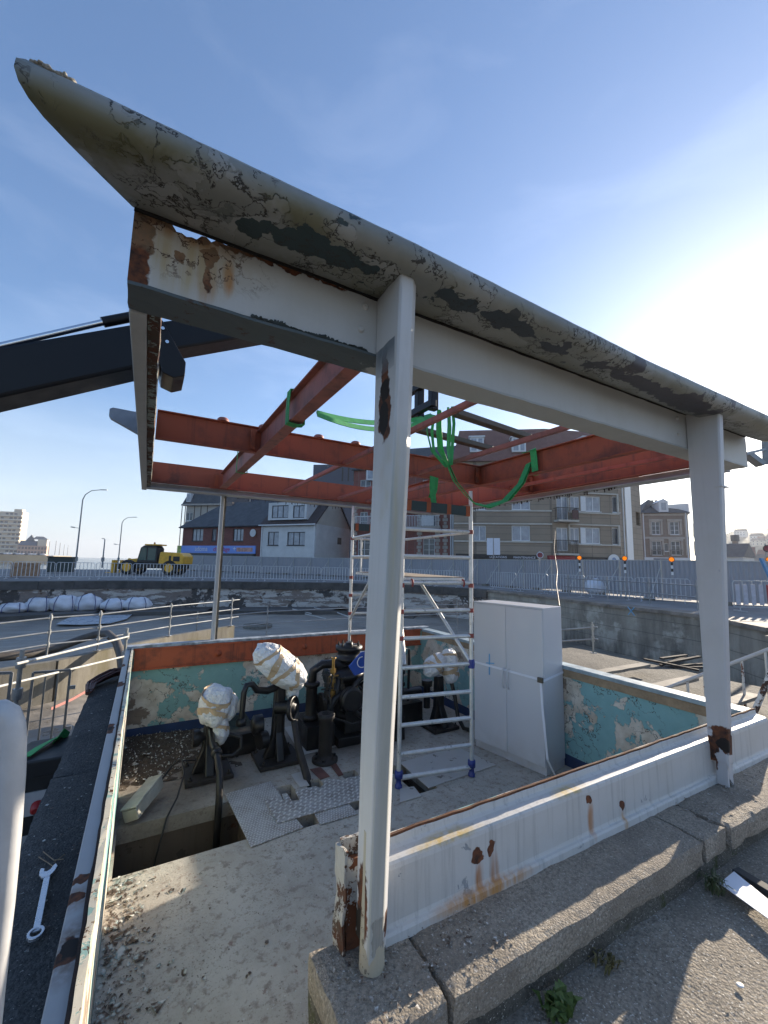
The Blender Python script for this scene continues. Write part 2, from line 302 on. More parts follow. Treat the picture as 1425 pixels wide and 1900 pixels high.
m_rust = plain('bare_rust', (.12, .048, .022), .9, 0, .6, 20, .6); m_drust = plain('dark_rust', (.045, .024, .016), .9, 0, .6, 24, .7)
m_wood = plain('weathered_wood', (.33, .24, .15), .8, 0, .3, 9); m_greyblue = plain('grey_blue_trim', (.30, .38, .42), .5, 0, .3, 8)
m_cream = old_paint('cream_lip', (.52, .48, .38), (.22, .36, .32), thr=.56, rust=.56, streak=.2, scale=6)
hs_ = [atz(x, y, 1.2) for x, y in ((128, 1762), (140, 1668), (120, 1790), (172, 1500), (205, 1352), (222, 1270), (226, 1235), (150, 1630))]
m_sill = old_paint('sill_paint', (.36, .36, .36), (.28, .29, .30), thr=.7, rust=.72, streak=0, scale=3,
    spots=[(hs_[0], (.035, .06, .1)), (hs_[1], (.03, .03, .1)), (hs_[4], (.03, .1, .1)), (hs_[5], (.04, .1, .1)), (hs_[6], (.035, .08, .1)), (hs_[7], (.02, .03, .1))], holes=[(hs_[0], (.03, .05, .1)), (hs_[4], (.02, .04, .1))], 
    drips=[(hs_[1], (.06, .08, .1), (.22, .15, .1)), (hs_[0], (.07, .16, .1), (.17, .13, .1))])
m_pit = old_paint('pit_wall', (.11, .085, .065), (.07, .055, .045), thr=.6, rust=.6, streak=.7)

# ------------------------------------------------------------------ the cabin: one thing, its frame, sills, walls and floor are parts
CABIN = thing('cabin', 'derelict open control cabin with rusty white columns, red oxide roof beams and peeling turquoise walls', 'cabin')
def plate_grid(xs, ys, holes):
    xs = sorted(set(xs + [h[i] for h in holes for i in (0, 2)])); ys = sorted(set(ys + [h[i] for h in holes for i in (1, 3)])); ok = {}
    for i in range(len(xs) - 1):
        for j in range(len(ys) - 1):
            mx, my = (xs[i] + xs[i + 1]) / 2, (ys[j] + ys[j + 1]) / 2; ok[i, j] = not any(h[0] < mx < h[2] and h[1] < my < h[3] for h in holes)
    return xs, ys, ok
def hole_at(x0, x1, yn, yf):
    p, q, r, s_ = atz(x0, (yn + yf) / 2, 0), atz(x1, (yn + yf) / 2, 0), atz((x0 + x1) / 2, yn, 0), atz((x0 + x1) / 2, yf, 0); return (p.x, r.y, q.x, s_.y)
HOLES = [(-.04, 4.06, 1.02, 4.74), (2.72, 3.97, 3.0, 4.62), hole_at(520, 552, 1490, 1456), hole_at(567, 601, 1466, 1446), hole_at(552, 592, 1534, 1510), hole_at(648, 674, 1503, 1486), hole_at(634, 668, 1448, 1430)]
xs, ys, ok = plate_grid([-.06, 5.0], [1.0, 6.87], HOLES); fl = MB(); T = .14
for (i, j), q in ok.items():
    if not q: continue
    a, b, c0, d = xs[i], xs[i + 1], ys[j], ys[j + 1]; fl.add([(a, c0, 0), (b, c0, 0), (b, d, 0), (a, d, 0)], [(0, 1, 2, 3)]); fl.add([(a, c0, -T), (b, c0, -T), (b, d, -T), (a, d, -T)], [(3, 2, 1, 0)])
    for (di, dj), e in (((-1, 0), ((a, c0), (a, d))), ((1, 0), ((b, c0), (b, d))), ((0, -1), ((a, c0), (b, c0))), ((0, 1), ((a, d), (b, d)))):
        if not ok.get((i + di, j + dj), False): (p, q2) = e; fl.add([(*p, 0), (*q2, 0), (*q2, -T), (*p, -T)], [(0, 1, 2, 3)])
build('floor', fl, m_floor, CABIN)
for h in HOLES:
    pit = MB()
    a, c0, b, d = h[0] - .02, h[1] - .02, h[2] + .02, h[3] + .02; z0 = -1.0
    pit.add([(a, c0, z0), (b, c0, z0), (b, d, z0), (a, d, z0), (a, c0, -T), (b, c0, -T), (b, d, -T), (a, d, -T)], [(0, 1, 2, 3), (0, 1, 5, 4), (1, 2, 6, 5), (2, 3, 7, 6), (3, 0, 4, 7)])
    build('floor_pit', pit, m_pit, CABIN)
# front sill wall, extruded along X from the doorway jamb to the corner
prof = [(1.79, .86), (1.79, 1.205), (1.781, 1.208), (1.776, 1.20), (1.772, 1.175), (1.755, 1.165), (1.715, 1.16), (1.703, 1.157), (1.695, 1.148), (1.691, 1.13), (1.689, .925), (1.684, .91), (1.672, .905), (1.664, .895), (1.66, .86)]
fw = MB().prism([(.99, y, z) for y, z in prof], (3.93, 0, 0)); FW = build('front_wall', fw, m_front, CABIN, .002)
build('rusty_edge', MB().rough(.99, 1.777, 1.206, 4.92, 1.79, 1.217, .03, .004, 9), m_rust, FW)
build('front_lining', MB().box(.99, 1.79, -.01, 4.75, 1.83, 1.19), m_peel, CABIN)
# rusted jamb where the front wall stops
jm = MB(); jm.rough(.815, 1.71, .0, .828, 1.80, 1.25, .025, .014, 8, 3); jm.rough(.828, 1.772, .0, .985, 1.79, 1.27, .025, .012, 8, 5)
build('jamb', jm, old_paint('jamb_rotten', (.40, .385, .35), (.075, .045, .03), .54, .545, .4, 3), CABIN); jp = MB().rough(.838, 1.73, .5, .99, 1.762, 1.2, .04, .01, 8, 2); build('jamb_skin', jp, old_paint('jamb_paint', (.5, .5, .47), RUST, .52, .56, .3), CABIN)
# left sill wall
lw = MB().prism([(x, 1.2, z) for x, z in [(-.15, .8), (-.15, 1.195), (-.146, 1.2), (-.083, 1.203), (-.083, .8)]], (0, 5.67, 0)); LW = build('left_wall', lw, m_sill, CABIN, .002)
build('inner_lip', MB().rough(-.081, 1.2, 1.15, -.058, 6.868, 1.222, .03, .004, 9, 1), m_cream, LW)
build('rusty_edge', MB().rough(-.094, 1.2, 1.2, -.082, 6.868, 1.215, .03, .005, 11, 4), m_drust, LW)
build('left_lining', MB().box(-.15, 1.0, -1.1, -.062, 6.87, 1.145), m_peel, CABIN)
# back and right walls
BW = build('back_wall', MB().box(-.15, YB, -1.1, 4.9, YB + .11, 1.19), m_peel, CABIN)
ch = MB(); ch.box(-.04, YB - .03, .925, 4.72, YB - .002, 1.19); ch.box(-.05, YB - .055, .905, 4.73, YB - .002, .93); ch.box(-.05, YB - .06, 1.182, 4.73, YB - .002, 1.205)
build('red_channel', ch, m_redw, BW, .003); bt = MB()
for x in (1.05, 2.4): build('bolt', MB().lathe([(.05, 0), (.05, .008), (.02, .012), (.02, .02)], (x, YB - .03, 1.05), (0, -1, 0), 12), m_redw, BW)
build('top_rail', MB().rough(-.14, YB - .05, 1.207, 4.9, YB + .1, 1.24, .08, .005, 5), plain('worn_top_rail', (.33, .37, .41), .6, 0, .6, 9), BW)
build('dado', MB().box(-.055, YB - .006, .003, 4.745, YB - .001, .14), m_dado, BW)
RW = build('right_wall', MB().box(XR, 1.83, -1.1, XR + .12, YB - .001, 1.12), m_peelr, CABIN)
build('top_rail', MB().box(XR - .03, 1.80, 1.165, XR + .15, YB - .07, 1.21), m_greyblue, RW, .005); build('timber_strip', MB().rough(XR - .012, 1.84, 1.07, XR + .1, YB - .06, 1.163, .12, .004, 5), m_wood, RW)
build('dado', MB().box(XR - .005, 1.84, .003, XR - .001, YB - .01, .14), m_dado, RW)
# columns: folded sheet, deeper at the top than at the foot
def column(dx, mat, zb, lean=0., name='column'):
    b = MB(); Z = [zb + (3.742 - zb) * i / 14 for i in range(15)]; R = []
    for z in Z:
        yf = 1.58 - .12 * (z - .87) / 2.88; lx = lean * max(0, min(1, (z - 1.7) / 1.2)); R.append([(x_ + lx, y_) for x_, y_ in [(.868, 1.70), (.858, yf + .012), (.866, yf), (.922, yf), (.93, yf + .006), (.962, yf + .036), (.966, yf + .05), (.97, 1.70)]])
    n = 8; vs = [V((x + dx, y, Z[i] if not (i == 0) else Z[i] + .03 * math.sin(k * 2.4))) for i, r in enumerate(R) for k, (x, y) in enumerate(r)]
    fs = [(i * n + k, i * n + (k + 1) % n, (i + 1) * n + (k + 1) % n, (i + 1) * n + k) for i in range(14) for k in range(n)] + [tuple(range(14 * n, 15 * n))]
    b.add(vs, fs); return build(name, b, mat, CABIN, .0015)
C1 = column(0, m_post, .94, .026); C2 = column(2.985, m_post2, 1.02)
build('core_pipe', MB().lathe([(.052, 0), (.05, .05), (.045, .3), (.045, .5)], (.905, 1.625, .865)), old_paint('stained_pipe', (.42, .38, .29), (.2, .17, .12), .6, .6, .5), C1)
c2 = MB(); c2.prism([(3.85, 1.585, .868), (3.855, 1.66, .868), (3.862, 1.66, 1.15), (3.85, 1.585, 1.12)], (.02, 0, 0)); c2.prism([(3.87, 1.585, .93), (3.93, 1.585, .868), (3.935, 1.585, 1.12), (3.87, 1.585, 1.1)], (0, .012, 0)); c2.prism([(3.936, 1.59, .868), (3.95, 1.615, .868), (3.95, 1.615, 1.12), (3.936, 1.59, 1.12)], (.005, .02, 0))
build('foot_plate', c2, m_post2, C2, .002); build('splice_plate', MB().box(3.838, 1.478, 3.1, 3.957, 1.53, 3.11), m_post2, C2)
rp = MB(); P0 = atz(412, 1190, 1.23); rp.box(.955, 6.93, 1.2, 1.0, 7.06, 3.46); build('rear_post', rp, m_white, CABIN, .004); build('rear_post_liner', MB().rough(1.002, 6.95, 1.2, 1.035, 7.04, 3.46, .06, .006, 6), plain('dirty_liner', (.14, .125, .10), .9, 0, .5, 8), CABIN)
# front beam: jagged web with a rusted slit at its top left, flange below
top = []
x = -.143
while x < 4.99:
    z = 3.744
    if .0 < x < .085: z = 3.720 + .010 * noise.noise((x * 40, 0, 0))
    elif .11 < x < .13: z = 3.730
    elif x < .25: z = 3.744 + .006 * noise.noise((x * 30, 2, 0))
    top.append((x, YF, z)); x += .018 if x < .4 else .2
top.append((4.99, YF, 3.744)); pb = MB().prism([(-.143, YF, 3.462), (4.99, YF, 3.462)] + top[::-1], (0, .012, 0)); FB = build('front_beam', pb, m_beam, CABIN)
build('flange', MB().rough(-.143, YF - .004, 3.448, 4.99, 1.885, 3.461, .05, .004, 8, 2), m_flange, FB); build('beam_end', MB().box(4.992, YF, 3.45, 5.0, 1.87, 3.73), m_rust, FB)
flk = MB().box(.3, YF - .004, 3.4615, .85, YF - .001, 3.466)
for xx, zz in ((.83, 3.69), (.81, 3.565), (3.72, 3.69), (3.72, 3.56)): build('rivet', MB().lathe([(.017, 0), (.017, .006), (.01, .012)], (xx, YF, zz), (0, -1, 0), 10), m_beam, FB)
xx = .3
while xx < .84:
    a = rnd(.006, .03); hh = .004 + .03 * max(0, noise.noise((xx * 9, 3, 1)) + .15) * rnd(.5, 1.2); flk.add([(xx - .004, YF - .005, 3.463), (xx + a + .004, YF - .005, 3.463), (xx + a * rnd(.6, 1.1), YF - rnd(.008, .02), 3.463 + hh * rnd(.5, 1)), (xx + a * rnd(0, .5), YF - rnd(.006, .014), 3.463 + hh)], [(0, 1, 2, 3)]); xx += a
build('paint_curls', flk, plain('dark_curls', (.03, .045, .05), .7), FB)
# eave: flat soffit and round nose, mitred at both ends, sagging a little
pr = [(1.712, 3.758), (1.70, 3.752), (1.6, 3.742), (1.5, 3.732), (1.44, 3.73), (1.405, 3.737), (1.382, 3.755), (1.37, 3.782), (1.372, 3.812), (1.39, 3.837), (1.42, 3.852), (1.47, 3.858), (1.56, 3.852), (1.66, 3.846), (1.712, 3.84)]
ev = MB(); NX = 90; vs = []; fs = []
for i in range(NX + 1):
    for y, z in pr:
        d = YF - y; x0 = -.146 - d * .83; x1 = 4.97 + d; xx = x0 + (x1 - x0) * i / NX
        sag = -.05 * max(0, min(1, (xx - .9) / 1.8)) if d > .1 else -.02 * max(0, min(1, (xx - 1.2) / 1.8)) * d / .1; nn = noise.noise((xx * 2, y * 5, z * 5)) * .0018 + noise.noise((xx * 18, y * 16, z * 16)) * .0012
        vs.append((xx, y - nn, z + sag + nn))
n = len(pr); fs = [(i * n + k, i * n + (k + 1) % n, (i + 1) * n + (k + 1) % n, (i + 1) * n + k) for i in range(NX) for k in range(n)] + [tuple(range(n))[::-1], tuple(range(NX * n, NX * n + n))]
ev.add(vs, fs, True); EV = build('eave', ev, m_fascia, CABIN)
ed = MB(); lip = MB()
for i in range(60): a = rnd(0, 1); p = V((-.40 + .10 * a, 1.39 + .03 * rnd(0, 1), 3.838 + .012 * rnd(0, 1))); ed.sphere(p, (rnd(.006, .012), .01, rnd(.004, .008)), 6, 4)
build('crumbling_tip', ed, plain('crumb', (.3, .27, .22), .9), EV)
sm_ = MB(); sm_.rough(-.143, 1.694, 3.738, 4.97, 1.70, 3.757, .03, .004, 14, 3); build('seam', sm_, plain('black_seam', (.012, .011, .01), .9), EV)
# left roof beam (grey channel with a rotten inner edge), back and right beams, red grid
lbm = MB(); lbm.box(-.143, 1.89, 3.44, -.08, 6.98, 3.70); lbm.box(-.143, 1.72, 3.463, -.106, 1.889, 3.735); build('left_beam', lbm, plain('grey_soffit', (.42, .42, .40), .5, 0, .15, 5), CABIN, .006)
li = MB().rough(-.078, 1.89, 3.47, -.03, 6.86, 3.72, .04, .006, 8, 7); build('left_beam_lining', li, old_paint('rotten_lining', (.22, .27, .24), (.07, .045, .03), .5, .5, .3, 5), CABIN)
bb = MB(); bb.box(-.1, 6.76, 3.53, 4.9, 6.785, 3.835); bb.box(-.1, 6.70, 3.528, 4.9, 6.759, 3.545); BB = build('back_beam', bb, m_red, CABIN)
bg = MB(); bg.box(-.143, 6.79, 3.46, 5.0, 6.97, 3.53); bg.rough(-.14, 6.72, 3.452, 4.9, 6.97, 3.459, .1, .003, 6); build('grey_trim', bg, plain('grey_trim', (.40, .42, .44), .5, 0, .2, 5), BB)
rb = MB(); rb.box(4.95, 1.89, 3.53, 4.975, 6.79, 3.82); rb.box(4.89, 1.89, 3.528, 4.949, 6.79, 3.545); RB = build('right_beam', rb, m_red, CABIN)
rg = MB(); rg.box(4.98, 1.89, 3.46, 5.12, 6.97, 3.53); rg.rough(4.92, 1.89, 3.452, 5.12, 6.70, 3.459, .1, .003, 6); build('grey_trim', rg, plain('grey_trim_side', (.40, .42, .44), .5, 0, .2, 5), RB)
fr = MB().box(1.2, 6.962, 3.449, 4.99, 6.967, 3.4515).box(4.998, 3., 3.449, 5.002, 6.962, 3.4515)
for i in range(140): 
    if i % 2: xx = rnd(1.2, 4.8); p = (xx, 6.965, 3.452)
    else: yy = rnd(3., 6.4); p = (5.0, yy, 3.452)
    a = rnd(.01, .05); fr.bar(p, V(p) + V((0, 0, -a)), .012, .004)
build('ragged_fringe', fr, m_drust, BB)
def ibeam(name, a, b, h, w, mat, parent=CABIN, cap=True):
    q = MB(); a, b = V(a), V(b); z = V((0, 0, 1)); q.bar(a + z * h / 2, b + z * h / 2, .012, h - .024); q.bar(a + z * .006, b + z * .006, w, .012); q.bar(a + z * (h - .006), b + z * (h - .006), w, .012); return build(name, q, mat, parent, .002)
XB = ibeam('cross_beam', (-.02, 4.256, 3.534), (4.945, 4.256, 3.534), .27, .07, m_red)
P1 = ibeam('purlin', (.93, 1.89, 3.53), (.93, 6.69, 3.53), .235, .10, m_redd); P2 = ibeam('purlin', (3.9, 1.89, 3.53), (3.9, 6.69, 3.53), .27, .09, m_red)
for x in (.55, .95, 1.55, 2.0, 2.35, 3.1): build('stub', MB().lathe([(.055, 0), (.055, .02), (.04, .035)], (x, 4.256, 3.805), (0, 0, 1), 12), m_redd, XB)
for x, y in ((.86, 4.215), (4.88, 4.215), (3.84, 4.215), (.86, 6.72), (3.84, 6.72)): build('cleat', MB().box(x - .05, y - .012, 3.56, x, y, 3.76), m_redw, XB)
for x, y0, y1 in ((1.86, 1.89, 6.69), (2.84, 1.89, 4.22), (2.84, 4.30, 6.69), (3.4, 4.3, 6.69), (4.45, 1.89, 4.22)):
    q = MB(); q.bar((x, y0, 3.545), (x, y1, 3.545), .035, .006); q.bar((x - .016, y0, 3.566), (x - .016, y1, 3.566), .006, .036); build('angle_bar', q, m_redd, CABIN)
q = MB(); q.prism([(-.15, 4.24, 3.55), (-.15, 4.24, 3.75), (-.36, 4.24, 3.755), (-.385, 4.24, 3.74), (-.385, 4.24, 3.675), (-.37, 4.24, 3.655)], (0, .06, 0)); build('eave_bracket', q, plain('bracket_grey', (.33, .37, .43), .45), CABIN, .004)
q = MB(); a = atd(1352, 847, 4.8); q.bar(atd(1352, 850, 4.75), atd(1425, 832, 4.95), .03, .03); q.bar(atd(1385, 842, 4.9), atd(1412, 862, 4.9), .10, .06); q.bar(atd(1420, 818, 4.95), atd(1422, 862, 4.95), .06, .05); build('tie_bracket', q, plain('galvanised_bracket', (.25, .27, .29), .4, .6), CABIN, .003)
# ------------------------------------------------------------------ ground close by, kerb stones, plinth
near = MB(); NXg, NYg = 60, 50
def grid(x0, y0, x1, y1, nx, ny, zf):
    b = MB(); vs = [(x0 + (x1 - x0) * i / nx, y0 + (y1 - y0) * j / ny, zf(x0 + (x1 - x0) * i / nx, y0 + (y1 - y0) * j / ny)) for j in range(ny + 1) for i in range(nx + 1)]
    return b.add(vs, [(j * (nx + 1) + i, j * (nx + 1) + i + 1, (j + 1) * (nx + 1) + i + 1, (j + 1) * (nx + 1) + i) for j in range(ny) for i in range(nx)], True)
struct('footway', grid(-2.5, -2.5, .448, .85, 60, 60, lambda x, y: ZG + .012 * noise.noise((x * 2, y * 2, 0)) + .006 * noise.noise((x * 9, y * 9, 3))), m_ground)
struct('footway', grid(.45, -2.5, 9.0, 1.75, 150, 80, lambda x, y: ZG + .012 * noise.noise((x * 2, y * 2, 0)) + .006 * noise.noise((x * 9, y * 9, 3))), m_ground)
for i, (a, b, lab) in enumerate(((.70, 1.10, 'cracked corner kerb stone under the foot of the nearest column'), (1.115, 2.985, 'long gritty kerb stone below the three rust stains of the front wall'), (3.0, 3.265, 'short kerb stone beside the paper sheet'), (3.28, 6.0, 'far kerb stone under the second column'))):
    q = MB().rough(a, 1.372 if i != 3 else 1.35, .735, b, 1.86 if i else 1.80, ZK - .004, .035, .007, 7, i * 5, .008); solo('kerb_stone', q, m_kerb, lab, 'kerb stone', 'kerb stones along the cabin front')
ft = MB().rough(.76, 1.40, .45, 6., 1.8, .73, .05, .012, 6, 9, .01); ft.rough(.72, 1.62, -.1, .98, 1.85, .73, .05, .012, 6, 4, .01); solo('kerb_footing', ft, gravelly('mossy_footing', (.17, .16, .135), (.10, .09, .075), moss_c=(.06, .07, .025)), 'rough mossy concrete footing under the kerb stones', 'footing')
pl = MB().rough(-.475, .9, -.3, -.152, 3.95, ZK - .006, .05, .006, 7, 2, .006); pl.rough(-.47, 3.96, -.3, -.152, 7.0, ZK - .01, .05, .007, 7, 6, .008)
solo('plinth', pl, m_tar, 'black tarred concrete plinth along the left side of the cabin', 'plinth')
# weeds, scraps
def leafy(name, at, n, h, label, col, wide=.012):
    b = MB()
    for i in range(n):
        a = rnd(0, 6.28); p = V(at) + V((rnd(-.05, .05), rnd(-.04, .04), 0)); d = V((math.cos(a), math.sin(a), 0)); L = h * rnd(.5, 1.1); sp = rnd(.2, .8); w = wide * rnd(.6, 1.3); s_ = d.cross(V((0, 0, 1)))
        m1 = p + d * L * sp * .4 + V((0, 0, L * .6)); m2 = p + d * L * sp + V((0, 0, L * (.9 - sp * .5)))
        b.add([p - s_ * w * .4, p + s_ * w * .4, m1 + s_ * w, m1 - s_ * w, m2], [(0, 1, 2, 3), (3, 2, 4)])
    solo(name, b, plain(name + '_leaf', col, .6, 0, .5, 40), label, 'weed')
W1 = atz(1035, 1880, ZG); leafy('weed', (W1.x, W1.y, ZG), 60, .09, 'leafy green weed growing against the foot of the kerb', (.09, .14, .03), .02)
W2 = atz(1330, 1655, ZG); leafy('grass_tuft', (W2.x, W2.y, ZG), 70, .13, 'tuft of thin grass at the kerb beside the paper sheet', (.08, .10, .04), .005)
W3 = atz(1120, 1790, ZG); leafy('moss_tuft', (W3.x, W3.y - .005, ZG), 40, .06, 'small dry yellow tuft at the middle of the kerb foot', (.17, .14, .05), .006)
pa = [atz(x, y, ZG + .05) for x, y in ((1335, 1640), (1362, 1618), (1450, 1690), (1440, 1716))]; q = MB().add(pa + [p + V((0, 0, .004)) for p in pa], [(0, 3, 2, 1), (4, 5, 6, 7), (0, 1, 5, 4), (1, 2, 6, 5), (2, 3, 7, 6), (3, 0, 4, 7)]); solo('paper_sheet', q, plain('white_paper', (.72, .74, .80), .6, 0, .05), 'folded white paper sheet lying by the kerb at the right', 'paper')
b0, b1 = atz(1365, 1625, ZG), atz(1470, 1690, ZG); q = MB().bar(V((b0.x, b0.y, ZG + .025)), V((b1.x, b1.y, ZG + .025)), .06, .04); solo('timber_batten', q, plain('dark_batten', (.05, .05, .05), .8, 0, .4), 'dark batten lying on the footway beside the paper sheet', 'batten', bevel=.004)
q = MB(); c = atz(1373, 1830, ZG + .012); q.lathe([(.004, 0), (.014, 0), (.0145, .002), (.004, .002)], c + V((0, 0, .004)), (0, .1, 1), 18); solo('washer', q, plain('white_washer', (.8, .8, .78), .5, 0, .05), 'small round white washer lying on the gritty footway', 'washer')
ch_ = MB()
for i in range(420):
    k = i % 3
    if k == 0: x, y, z = rnd(.72, 1.5), rnd(1.40, 1.68), ZK + .004
    elif k == 1: x, y, z = rnd(3.2, 4.5), rnd(1.42, 1.66), ZK + .004
    else: x, y, z = rnd(1, 4), rnd(.6, 1.36), ZG + .012
    a = rnd(.003, .012) * (1.5 if k < 2 else .8); t = rnd(0, 6.28); ch_.add([(x + a * math.cos(t + q * 2.1) * rnd(.5, 1.2), y + a * math.sin(t + q * 2.1), z + rnd(-.002, .006)) for q in range(3)], [(0, 1, 2)])
t = NT('grit_mix'); r_ = t.vor(60, 'F1', None, 1); m_grit = t.out(t.ramp(t.noise(45, 2), (.3, (.06, .03, .02)), (.45, (.16, .13, .1)), (.55, (.3, .28, .25)), (.68, (.6, .58, .54))), .9)
solo('rust_grit', ch_, m_grit, 'loose flakes and grit scattered over kerb and footway', 'grit', kind='stuff')
# ------------------------------------------------------------------ cabin floor: flakes, loose plates, junction box
fk = MB()
for i in range(2300):
    if i < 600: x, y = rnd(-.05, 1.15) , rnd(5.5, 6.84); zz = .05 * max(0, 1 - x) * max(0, (y - 5.4) / 1.4)
    elif i < 1300: x, y, zz = -.05 + abs(random.gauss(0, .15)), rnd(2.3, 4.05), 0
    elif i < 1600: x, y, zz = rnd(.9, 4.6), 6.8 - abs(random.gauss(0, .15)), 0
    else: x, y, zz = rnd(0, 4), rnd(2.4, 4.0), 0
    if any(h[0] < x < h[2] and h[1] < y < h[3] for h in HOLES): continue
    a = rnd(.004, .02) * (2.6 if rnd(0, 1) > .93 else .8) * (.35 if i >= 1600 else 1); t = rnd(0, 6.28); n = random.choice((3, 4, 5)); tl = rnd(-.4, .4)
    fk.add([(x + a * math.cos(t + q * 6.28 / n) * rnd(.6, 1.2), y + a * math.sin(t + q * 6.28 / n), .004 + zz + rnd(0, .03 if i < 600 else .006) + tl * a * math.cos(q * 6.28 / n)) for q in range(n)], [tuple(range(n))])
t = NT('flake_mix'); m_flake = t.out(t.ramp(t.noise(26, 2, .5), (.30, (.04, .028, .02)), (.44, (.11, .08, .06)), (.52, (.28, .25, .22)), (.56, (.24, .34, .33)), (.60, (.5, .48, .43)), (.7, (.62, .60, .55))), .8)
solo('paint_flakes', fk, m_flake, 'fallen paint flakes and plaster crumbs covering the cabin floor along its walls', 'debris', kind='stuff')
mound = grid(-.055, 5.45, 1.2, 6.86, 40, 40, lambda x, y: max(-.02, (.04 * max(0, 1.05 - x) * max(0, (y - 5.45) / 1.3)) + .02 * noise.noise((x * 8, y * 8, 0)))); solo('rubble_heap', mound, gravelly('rubble', (.10, .08, .06), (.045, .033, .027), (.5, .5, .45), .25, .66), 'low heap of crumbled plaster in the back left cabin corner', 'rubble', kind='stuff', smooth_all=True)
t = NT('tread_plate'); x_, y_ = t.sep(0), t.sep(1)
def lug(a, b):
    u = t.math('SINE', t.math('MULTIPLY', t.math('ADD', x_, y_), a)); v = t.math('SINE', t.math('MULTIPLY', t.math('SUBTRACT', x_, y_), b)); return t.math('MULTIPLY', u, v)
lg = t.mx(t.step(lug(70., 160.), .35, .6), t.math('MULTIPLY', t.step(lug(160., 70.), .5, .7), .6)); nn = t.noise(6, 5)
m_tread = t.out(t.mix(t.math('MULTIPLY', lg, .8), t.mix(t.step(nn, .4, .66), (.46, .45, .43), (.32, .29, .26)), (.80, .78, .75)), .45, .3, lg, 1., .006)
def tread(name, k):
    global t, x_, y_
    lg = t.mx(t.step(lug(70. * k, 160. * k), .35, .6), t.math('MULTIPLY', t.step(lug(160. * k, 70. * k), .5, .7), .6)); nn = t.noise(6, 5); return t.out(t.mix(t.math('MULTIPLY', lg, .75), t.mix(t.step(nn, .4, .66), (.42, .41, .39), (.27, .245, .22)), (.82, .80, .77)), .45, .2, lg, 1., .008)
t = NT('tread_plate_large'); x_, y_ = t.sep(0), t.sep(1); m_tread2 = tread('tread_plate_large', .52)
m_slab = old_paint('grey_plate', (.47, .455, .43), (.20, .18, .16), .6, .68, 0, 3)
def flatplate(name, pts, z, mat, lab, th=.007, cat='floor plate', tilt=0):
    P = [atz(x, y, z) for x, y in pts]; q = MB().prism([(p.x, p.y, z + tilt * i) for i, p in enumerate(P)], (0, 0, th)); return solo(name, q, mat, lab, cat, bevel=.0015)
flatplate('tread_plate', ((417, 1474), (502, 1451), (530, 1492), (551, 1522), (563, 1536), (465, 1573)), .006, m_tread, 'worn metal tread plate lying askew over the corner of the dark floor pit')
flatplate('tread_plate', ((491, 1485.5), (520, 1478), (529, 1492), (523, 1474.5), (532, 1472.5), (542, 1487), (556, 1486), (548, 1470), (569, 1463), (586, 1460), (594, 1463), (601, 1456), (602, 1448), (617, 1446), (632, 1449), (649, 1443), (668, 1440), (690, 1436), (700, 1474), (672, 1484), (515, 1528.7)), .016, m_tread2, 'long notched tread plate in front of the black pedestals')
flatplate('tread_plate', ((582, 1509), (648, 1493), (664, 1511), (594, 1531)), .005, m_tread, 'small loose tread plate in front of the notched plate')
flatplate('floor_plate', ((575, 1428), (595, 1424), (612, 1441), (594, 1447)), .004, plain('red_floor', (.16, .07, .055), .7, 0, .4), 'wide red painted floor pad behind the notched tread plate')
flatplate('floor_plate', ((612, 1419), (624, 1417), (637, 1438), (628, 1441)), .004, plain('red_floor_pad', (.15, .065, .05), .7, 0, .4), 'narrow red painted floor pad behind the notched tread plate')
flatplate('floor_plate', ((540, 1438), (558, 1433), (574, 1458), (556, 1462)), .004, m_slab, 'small worn floor plate with reddish paint beside the tall pedestal pipe')
flatplate('floor_plate', ((527, 1350), (618, 1332), (655, 1378), (560, 1402)), .004, m_slab, 'plain grey floor plate behind the short black pipe stub')
flatplate('floor_plate', ((742, 1416), (846, 1386), (921, 1420), (795, 1463)), .004, m_slab, 'square grey floor plate under the scaffold beside the open slot')
flatplate('floor_plate', ((742, 1464), (768, 1460), (782, 1478), (742, 1490)), .004, m_slab, 'small grey floor plate at the scaffold foot by the column')
JB = thing('junction_box', 'dented beige junction box lying on its back at the edge of the floor pit', 'junction box', (.03, 4.78, .0), -.5)
JB.rotation_euler = (.10, -.28, -.5)
jb = MB().rough(-.0, -.02, .02, .135, .47, .13, .06, .005, 6, 1, .003); build('casing', jb, plain('beige_casing', (.40, .38, .31), .55, 0, .25), JB, .006, local=True)
build('lid', MB().rough(-.008, -.03, .134, .143, .48, .152, .06, .004, 6, 4, .002), plain('beige_lid', (.46, .44, .36), .5, 0, .3), JB, .004, local=True)
build('cable_gland', MB().lathe([(.022, 0), (.022, .04), (.015, .05)], (.07, .475, .08), (0, 1, 0), 10), m_drust, JB, local=True)
m_black = plain('black_rubber', (.012, .012, .013), .5); q = MB()
q.tube([(.30, 5.22, .1), (.42, 5.3, .22), (.5, 5.25, .3), (.52, 5.05, .22), (.45, 4.85, .1), (.36, 4.72, .0), (.29, 4.66, -.3), (.24, 4.6, -.7)], .009, 8); q.tube([(.28, 5.2, .1), (.45, 5.32, .25), (.58, 5.4, .2), (.75, 5.6, .1), (.9, 5.75, .12)], .007, 8)
solo('power_cable', q, m_black, 'black cable looping out of the beige box and down the floor pit', 'cable')
